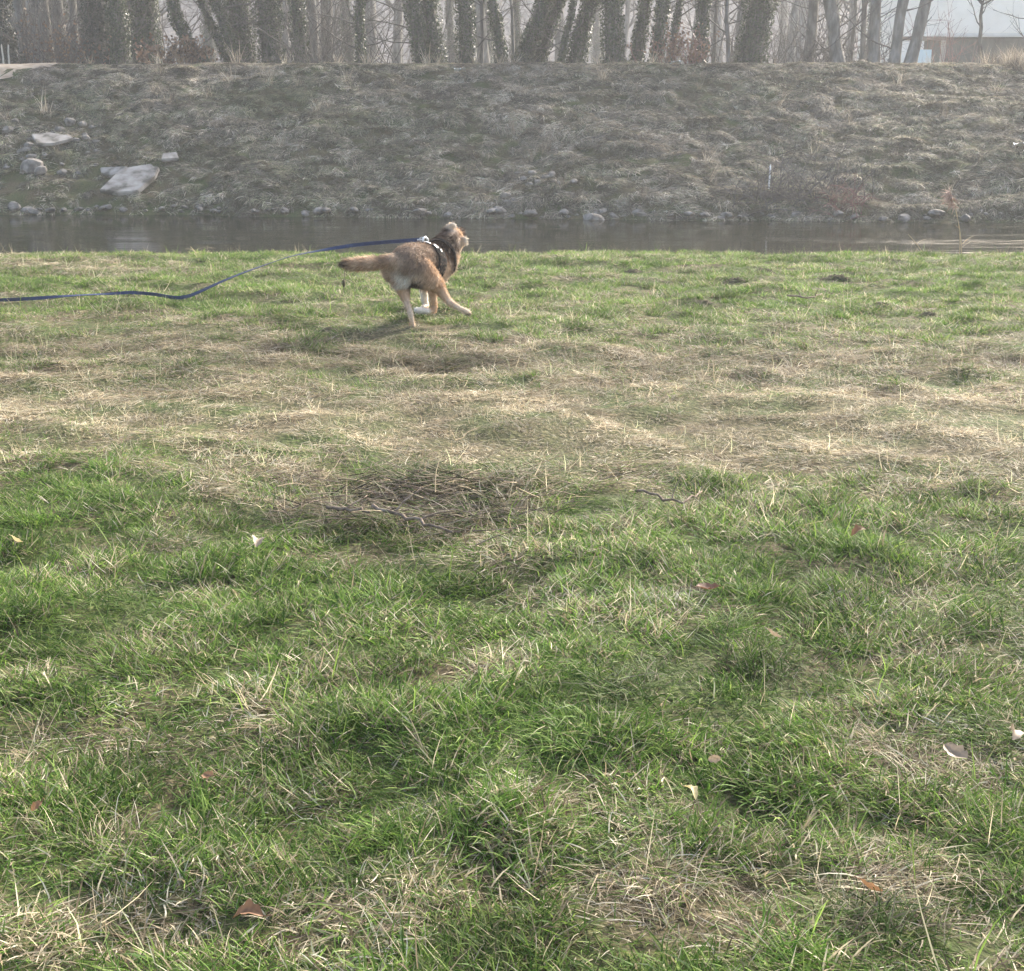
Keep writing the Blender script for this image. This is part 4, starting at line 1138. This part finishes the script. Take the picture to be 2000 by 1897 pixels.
wv_ = sid * np.cos(tw)[:, None] + upv * np.sin(tw)[:, None]; nv_ = np.cross(tan, wv_)
hw, ht = .014, .0016
V = np.stack([PS - wv_ * hw - nv_ * ht, PS + wv_ * hw - nv_ * ht, PS + wv_ * hw + nv_ * ht, PS - wv_ * hw + nv_ * ht], 1).reshape(-1, 3)
Q = [(k * 4 + a, k * 4 + (a + 1) % 4, (k + 1) * 4 + (a + 1) % 4, (k + 1) * 4 + a) for k in range(149) for a in range(4)] + [(0, 3, 2, 1), (596, 597, 598, 599)]
ls = empty('leash', tuple(PS[0]), 'long flat blue leash trailing from the dog harness across the grass', 'leash')
link('strap', fast_mesh('strap', V, np.array(Q), False), M_LEASH, ls)
mb = MB(); mb.tube([RING + np.array([.006, 0, .002]), RING + np.array([-.012, 0, .0]), RING + np.array([-.035, 0, -.002])], [.004, .006, .007], 8); mb.build('snap_hook', M_METAL, ls)

# ------------------------------------------------------------------ fallen leaves on the meadow
def leaf(u, v, L, stops, label, seed, pitch=.2):
    rng = np.random.default_rng(seed); p = hit(u, v, 1.5, 16)
    mt = leaf_mat('leaf_' + str(seed), stops, .25, .6)
    n_ = 13; V = []; A_ = []
    lob = .75 + .25 * np.sin(np.linspace(0, 3 * math.pi, n_)) ** 2
    for k in range(n_):
        t = k / (n_ - 1); wdt = L * .34 * math.sin(math.pi * min(1, t * .96 + .02)) ** .7 * lob[k]
        z = L * .22 * math.sin(math.pi * t) * (1 if seed % 2 else -.6) + L * .12 * t * t
        for s_ in (-1, -.5, 0, .5, 1):
            V.append(((t - .5) * L, s_ * wdt, z + abs(s_) * wdt * (.5 + .3 * rng.random()))); A_.append(.3 + .5 * rng.random())
    for k in range(4): pass
    V = np.array(V); Q = [(k * 5 + s_, (k + 1) * 5 + s_, (k + 1) * 5 + s_ + 1, k * 5 + s_ + 1) for k in range(n_ - 1) for s_ in range(4)]
    mb = MB(); mb.add(V, Q=Q, a=A_); me = mb.mesh('fallen_leaf')
    o = bpy.data.objects.new('fallen_leaf', me); me.materials.append(mt); COL.objects.link(o)
    o.location = (p[0], p[1], p[2] + .055); o.rotation_euler = (pitch + rng.normal(0, .2), rng.normal(0, .25), rng.random() * 6.28)
    tag(o, label, 'leaf')
    mb = MB(); mb.tube([(L * .5, 0, L * .12), (L * .62, .004, L * .1), (L * .75, .002, L * .14)], [.0016, .0012, .001], 5); st_ = mb.build('stalk', mt); st_.parent = o
BRN = [(0, (.10, .05, .025)), (1, (.26, .14, .07))]; ORG = [(0, (.17, .09, .045)), (1, (.30, .17, .09))]; PAL = [(0, (.20, .15, .10)), (1, (.33, .26, .19))]; RDB = [(0, (.10, .05, .03)), (1, (.20, .10, .06))]; YEL = [(0, (.42, .34, .16)), (1, (.6, .5, .28))]
leaf(488, 1843, .065, BRN, 'brown curled dead leaf lying in the long matted grass', 1)
leaf(410, 1556, .045, ORG, 'small orange dead leaf beside an upright green tuft', 2, .6)
leaf(1382, 1178, .075, RDB, 'dark reddish brown leaf beside a frosty white patch', 16, .2)
leaf(1862, 1510, .075, PAL, 'large flat pale beige leaf lying on green grass', 4)
leaf(1970, 1476, .06, PAL, 'smaller pinkish beige leaf beside the large flat pale one', 5, .5)
leaf(1394, 1521, .035, PAL, 'tiny pale leaf standing on edge in the grass', 6, 1.2)
leaf(1345, 1592, .045, YEL, 'small yellowish leaf at the foot of a green tuft', 7)
leaf(35, 1082, .055, YEL, 'pale yellow leaf in the short bright green grass', 8, .6)
leaf(503, 1092, .07, PAL, 'thin curled beige leaf below the dark tussock and branch', 9)
leaf(1697, 1777, .05, ORG, 'orange brown leaf under the dark flattened tussock', 10, .5)
leaf(77, 1617, .03, ORG, 'tiny orange leaf scrap among mixed grass stems', 11, .7)
leaf(1510, 1272, .05, PAL, 'pale leaf scrap half hidden between two green tufts', 12, .4)
leaf(1675, 1070, .06, BRN, 'brownish leaf in thin grass beyond the green tufts', 13, .3)

# ------------------------------------------------------------------ dead branches in the dark tussock
def dead_branch(pix, r, label, subs, y_lift=.06):
    P = np.array([hit(u, v, 1.5, 16) for u, v in pix]); P[:, 2] += y_lift
    o = empty('fallen_branch', tuple(P[0]), label, 'branch')
    mb = MB(); n_ = len(P); PP = np.stack([np.interp(np.linspace(0, n_ - 1, 14), np.arange(n_), P[:, a]) for a in range(3)], 1); PP += RNG.normal(0, .004, PP.shape)
    mb.tube(PP, np.linspace(r, r * .55, 14), 8); mb.build('stem', M_WOOD, o)
    for (k, dx, dy, dz, L) in subs:
        mb = MB(); pts = wander(PP[k], (dx, dy, dz), L, 5, RNG, .2); mb.tube(pts, np.linspace(r * .5, r * .2, 6), 6); mb.build('twig', M_WOOD, o)
dead_branch([(728, 1030), (790, 1050), (840, 1066), (884, 1082)], .0085, 'grey dead branch lying across the dark tussock', [(3, .4, .6, .3, .16), (7, .7, .3, .25, .14), (10, .8, -.3, .1, .1)], .085)
dead_branch([(636, 1032), (680, 1036), (728, 1040)], .008, 'thin dead stick at the left end of the dark tussock', [(6, .5, .6, .4, .12)], .085)
dead_branch([(1240, 985), (1330, 1010), (1370, 990)], .006, 'short dead stick in the brownish flattened grass patch', [(5, .3, .6, .5, .1)], .06)
dead_branch([(1535, 594), (1580, 598), (1604, 590)], .008, 'dark forked stick lying on the green grass near the river', [(9, .3, .2, .9, .1), (4, -.2, .3, .8, .08)], .07)

# heap of dead twigs and stalks around the branches
rk = np.random.default_rng(17); o = empty('brush_heap', tuple(hit(800, 1000, 1.5, 16)), 'dark heap of dead stalks and twigs with a grey branch on it', 'brush')
for nm, n_, u0, v0, su, sv, hh, mt in (('stalks', 170, 800, 1000, 220, 50, .05, M_WOOD), ('dark_stalks', 90, 810, 985, 220, 52, .04, M_SOIL), ('pale_stalks', 120, 830, 965, 260, 60, .06, M_REED)):
    mb = MB()
    for k in range(n_):
        p = hit(u0 + rk.normal() * su * .55, v0 + rk.normal() * sv * .55, 1.5, 16); p[2] += .015 + hh * rk.random()
        az = rk.normal(0, .6) + (math.pi if rk.random() < .5 else 0); d = (math.cos(az), math.sin(az) * .8, rk.normal(.12, .22))
        L_ = .07 + .16 * rk.random(); pts = wander(p, d, L_, 4, rk, .2, -.04); mb.tube(pts, np.linspace(.0026, .001, 5), 4, cap=False)
    tag(mb.build(nm, mt, o), kind='stuff')

# tall dark tussocks around the branches: long arching blades
rt = np.random.default_rng(41)
tp = []
for k in range(4): tp.append(tuft(70, .12, (.12, .27), (12, 52), (-35, 0), .0038, 0, 1.1, rt))
tx, ty, td, tb, tsc = [], [], [], [], []
for (u, v, n_, su, sv, dr, br, s0) in [(790, 1010, 60, 190, 40, .7, .62, .9), (920, 985, 8, 30, 16, .2, .38, .9), (800, 940, 24, 80, 12, .4, .38, .8), (1010, 945, 18, 36, 18, .65, .6, 1.0), (690, 1040, 22, 80, 18, .5, .5, .8),
        (880, 712, 40, 110, 12, .85, .42, .8), (760, 705, 30, 110, 12, .9, .55, .8), (1900, 700, 24, 120, 12, .7, .5, .7), (1700, 1820, 8, 60, 16, .4, .5, .8), (1200, 1370, 5, 25, 12, .1, .5, .8), (1080, 1430, 9, 50, 22, .02, 1.1, .75), (1115, 1310, 8, 50, 14, .03, 1.1, .6), (1420, 1225, 6, 30, 12, .03, 1.0, .6), (230, 980, 8, 80, 12, .05, .7, .7),
        (1780, 1240, 6, 40, 14, .1, .9, .6), (1830, 1680, 4, 50, 18, .8, .9, .7), (1330, 1720, 5, 90, 14, .8, .95, .7), (200, 1640, 5, 90, 30, .7, .9, .6)]:
    for k in range(n_):
        p = hit(u + rt.normal() * su * .6, v + rt.normal() * sv * .6, 1.5, 16)
        tx.append(p[0]); ty.append(p[1]); td.append(dr + .25 * rt.normal() * .5); tb.append(br * (.8 + .4 * rt.random())); tsc.append(s0 * (.55 + .45 * rt.random()))
tx, ty = np.array(tx), np.array(ty)
o = instancer('tussock_grass', tp, np.stack([tx, ty, terrain(tx, ty)], 1), euler_on(tnormal(tx, ty), rt.random(len(tx)) * 6.28), np.array(tsc), rt.integers(0, 4, len(tx)), np.stack([np.clip(td, 0, 1), tb, np.zeros(len(tx))], 1), M_GRASS)
tag(o, 'long arching grass blades in dark and bright tussocks on the meadow', 'grass', kind='stuff')

# ------------------------------------------------------------------ molehills near the river
def mound(u, v, s, label, group, seed):
    rng = np.random.default_rng(seed); p = hit(u, v, 1.5, 17); mb = MB()
    n_, k_ = 9, 20; V = []
    for i_ in range(n_):
        t = i_ / (n_ - 1)
        for j_ in range(k_):
            a = 2 * math.pi * j_ / k_; r = s * t * (1 + .18 * math.sin(3 * a + seed)); x, y = p[0] + r * math.cos(a), p[1] + r * math.sin(a) * .75
            h = s * .30 * (1 - t ** 2) ** 1.2 * (1 + .22 * rng.normal() * (.2 < t < .95)); V.append((x, y, float(terrain(x, y)) + h * .7 + .012 * (1 - t * t) - .012))
    Q = [(i_ * k_ + j_, (i_ + 1) * k_ + j_, (i_ + 1) * k_ + (j_ + 1) % k_, i_ * k_ + (j_ + 1) % k_) for i_ in range(n_ - 1) for j_ in range(k_)]
    mb.add(V, Q=Q)
    o = mb.build('molehill', M_SOIL); return tag(o, label, 'molehill', group)
for k, (u, v, s) in enumerate([(1236, 532, .13), (1306, 556, .14), (1432, 552, .17), (1490, 531, .15), (1636, 545, .18), (1374, 594, .13), (1500, 660, .16), (1720, 597, .12), (940, 548, .15), (1810, 615, .1)]):
    mound(u, v, s, 'low dark earth mound poking out of green grass near the river', 'molehills near the river', k)
for k, (u, v, s) in enumerate([(445, 702, .07), (640, 645, .09)]):
    mound(u, v, s, 'small dark earth mound in dry grass below the trailing leash side', 'molehills on the leash side', 40 + k)

# ------------------------------------------------------------------ reeds on the near bank edge
def reed(foot, top, y, label, plume=True, seed=1):
    rng = np.random.default_rng(seed); p = at(*foot, y); q = at(*top, y); p[2] = float(terrain(p[0], y)) - .02
    o = empty('reed', tuple(p), label, 'reed')
    n_ = 9; t = np.linspace(0, 1, n_); P = p + (q - p) * t[:, None]; P[:, 0] += .05 * np.sin(t * math.pi) * np.linalg.norm(q - p)
    mb = MB(); mb.tube(P, np.linspace(.006, .003, n_), 6); mb.build('stem', M_REED, o)
    if plume:
        mb = MB()
        for k in range(90):
            s_ = P[-1] + (P[-3] - P[-1]) * rng.random() * .9; d = np.array([rng.normal(-.5, .5), rng.normal(0, .4), rng.normal(-.1, .5)])
            mb.tube(wander(s_, d, .05 + .09 * rng.random(), 3, rng, .2, -.15), [.004, .005, .004, .001], 3, cap=False)
        mb.build('plume', M_PLUME, o)
    for k in range(3):
        a = rng.integers(2, 6); d = np.array([rng.choice([-1, 1]) * .5, rng.normal(0, .3), .6]); L = .12 + .12 * rng.random()
        pts = wander(P[a], d, L, 4, rng, .15, -.25); wd_ = np.array([.006, .009, .007, .004, .001])
        V = np.concatenate([pts - np.array([0, 1, 0]) * wd_[:, None], pts + np.array([0, 1, 0]) * wd_[:, None]]); Q = [(i_, i_ + 1, i_ + 6, i_ + 5) for i_ in range(4)]
        mb = MB(); mb.add(V, Q=Q); mb.build('leaf', M_REED, o)
reed((1880, 494), (1855, 374), 15.1, 'tall dry reed with a drooping pinkish plume on the near bank', True, 1)
reed((1874, 494), (1866, 405), 15.15, 'thinner plume-less reed stem close beside the tall plumed one', False, 2)
reed((1810, 493), (1774, 458), 15.1, 'short bent dry stem leaning left of the tall reed', False, 3)
reed((386, 496), (372, 482), 14.8, 'small pale arching dead stem on the near bank edge', False, 4)

# dark seed head swinging below the tail: a dock stem in the grass
p = hit(671, 575, 8, 14); o = empty('dock_stem', tuple(p), 'thin dark weed stalk with a seed head below the dog tail', 'weed')
q = at(673, 530, p[1]); mb = MB(); mb.tube(np.linspace(p - np.array([0, 0, .03]), q, 5), .003, 5); mb.build('stem', M_WOOD, o)
c = at(671, 554, p[1]); mb = MB(); mb.ellipsoid(c, (.014, .014, .03), u=8, v=6); mb.V[0] += RNG.normal(0, .002, mb.V[0].shape); mb.build('seed_head', M_SOIL, o)

# ------------------------------------------------------------------ misty air
m, nt, out = new_mat('mist'); pv = N(nt, 'ShaderNodeVolumePrincipled')
pv.inputs['Color'].default_value = (.93, .94, .97, 1); pv.inputs['Density'].default_value = HAZE_DENSITY; pv.inputs['Anisotropy'].default_value = .22
nt.links.new(pv.outputs[0], out.inputs['Volume'])
mb = MB(); mb.box((-620, -520, -3.2), (620, 620, 42)); hzo = mb.build('haze', m, None, False)
tag(hzo, kind='stuff')
